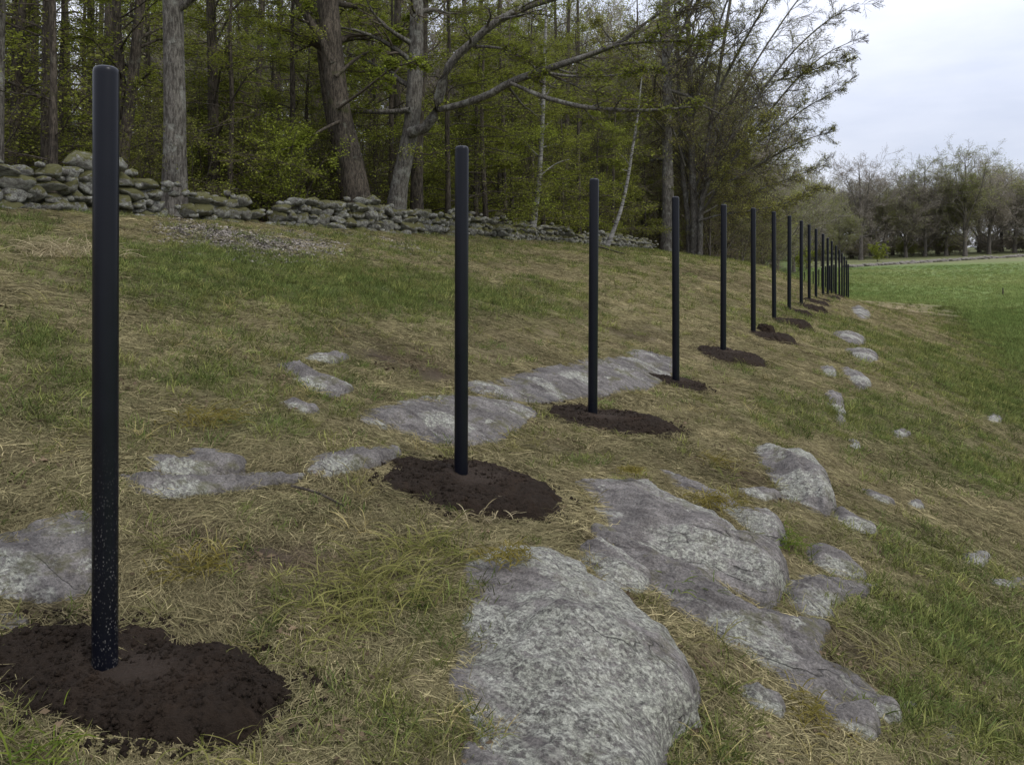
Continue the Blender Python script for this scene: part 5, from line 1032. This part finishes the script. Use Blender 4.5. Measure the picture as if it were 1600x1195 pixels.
# the wood's floor too
X, Y, pale = X[k], Y[k], pale[k]; tt = rg.uniform(-2, 50, 7000); ss = -10.9 - 12 * rg.random(7000) ** 1.5; X = np.r_[X, P0[0] + D[0] * tt + N[0] * ss]; Y = np.r_[Y, P0[1] + D[1] * tt + N[1] * ss]; pale = np.r_[pale, np.zeros(7000, bool)]
k = Y > 1.3; X, Y, pale = X[k], Y[k], pale[k]; n = len(X)
c = np.where(pale[:, None], np.array((.23, .205, .175)), np.array((.12, .088, .055))) * rg.uniform(.45, 1.3, (n, 1))
scatter('leaf_litter', 'fallen dead leaves and pale chips, thickest below the gap in the wall', FLAKE, X, Y, ground_z(X, Y) + .004, normal_at(X, Y), rg.uniform(0, 6.283, n), rg.uniform(.5, .9, n) * np.where(pale, 1.7, 1.0), c, rg.integers(0, 5, n))

# ------------------------------------------------------------------ grass tussocks one can point at
TM = dict(y=mat_tuft('yellow_green_blades', (.105, .112, .030), (.25, .23, .080)), g=mat_tuft('green_blades', (.06, .10, .016), (.15, .18, .03)), s=mat_tuft('pale_straw_blades', (.22, .18, .10), (.46, .39, .24)), o=mat_tuft('ochre_blades', (.10, .085, .02), (.22, .18, .05)))
TUS = [(575, 915, 'y', .30, 130, 'big yellow green grass tussock between the second mound and the huge outcrop'), (530, 968, 'y', .22, 90, 'yellow green grass tussock just below the big one'), (660, 865, 'y', .24, 90, 'yellowish tussock directly below the second soil mound'),
 (1120, 808, 'o', .16, 110, 'mossy ochre tussock growing on the rock rib'), (1212, 850, 'g', .16, 80, 'green tuft at the lower end of the rock rib'), (795, 905, 'o', .12, 80, 'small ochre tuft on top of the huge outcrop'), (95, 400, 's', .50, 150, 'tall pale dry grass clump below the mossy wall'),
 (300, 890, 'o', .16, 70, 'ochre tuft in the bare patch right of the nearest post'), (1240, 1115, 'o', .09, 90, 'dark ochre moss tuft between the two lower right rocks'), (1060, 915, 'g', .13, 60, 'green tuft in the crack between the ledge and the huge outcrop'), (760, 805, 's', .16, 34, 'thin pale tuft at the front edge of the second mound'),
 (350, 1195, 'y', .20, 30, 'sparse long blades at the bottom edge below the nearest mound'), (30, 1195, 'g', .14, 40, 'green blades in the bottom left corner'), (320, 655, 'o', .22, 90, 'ochre tuft patch right of the nearest post'), (1110, 725, 'o', .18, 70, 'ochre tuft above the rock rib'), (985, 770, 'o', .05, 130, 'flat dark moss cushion on top of the long ledge')]
for i, (px, py, cm, L, n, lab) in enumerate(TUS):
    x, y = at(px, py); moss = L < .1
    me = tuft(700 + i, int(n * 2.2), L * (.5 if not moss else .9), L * .5, L * 1.15, .003, .0058 if y < 8 else .009, (.35, 1.2), .08, .30, TM[cm], 5)
    z = float(ground_z(x, y))
    if 'on top' in lab or 'on the rock' in lab: z += .14 if 'ledge' in lab else .10
    tag(add('grass_tussock', me, loc=(x, y, z)), lab, 'grass tussock', 'grass tussocks on the bank')

# ------------------------------------------------------------------ little things
def stick(label, pts, r, name='fallen_stick', cat='stick', mat=None):
    P, R = resample(np.array([(x, y, float(ground_z(x, y)) + .02 + h) for (x, y), h in pts]), [r, r * .9, r * .5], 14); c = P[0].copy(); v, q = tubes((P - c)[None], R[None], 7); tag(add(name, mesh_np(name, v, [q], [mat or MAT['bark_dark']]), loc=c), label, cat)
stick('thin dark stick lying on the grass left of the second mound', [(at(455, 772), .02), (at(495, 784), .02), (at(537, 797), .01)], .008)
stick('fallen dark branch lying on the grass below the far part of the wall', [(at(930, 388), .05), (at(950, 394), .08), (at(975, 399), .02)], .045)
x, y = at(1567, 462); me, _ = None, None
o = empty('field_stake', (x, y, float(ground_z(x, y))), 'short lone dark stake standing in the green meadow', 'stake'); P_, R_ = resample(np.array([(0, 0, -.1), (.01, 0, .3), (.0, .01, .62)]), [.06, .055, .05], 6); v, q = tubes(P_[None], R_[None], 8); add('stake', mesh_np('stake', v, [q, np.array([[40, 41, 42, 43], [40, 43, 44, 47], [44, 45, 46, 47]])], [MAT['bark_dark']]), o)
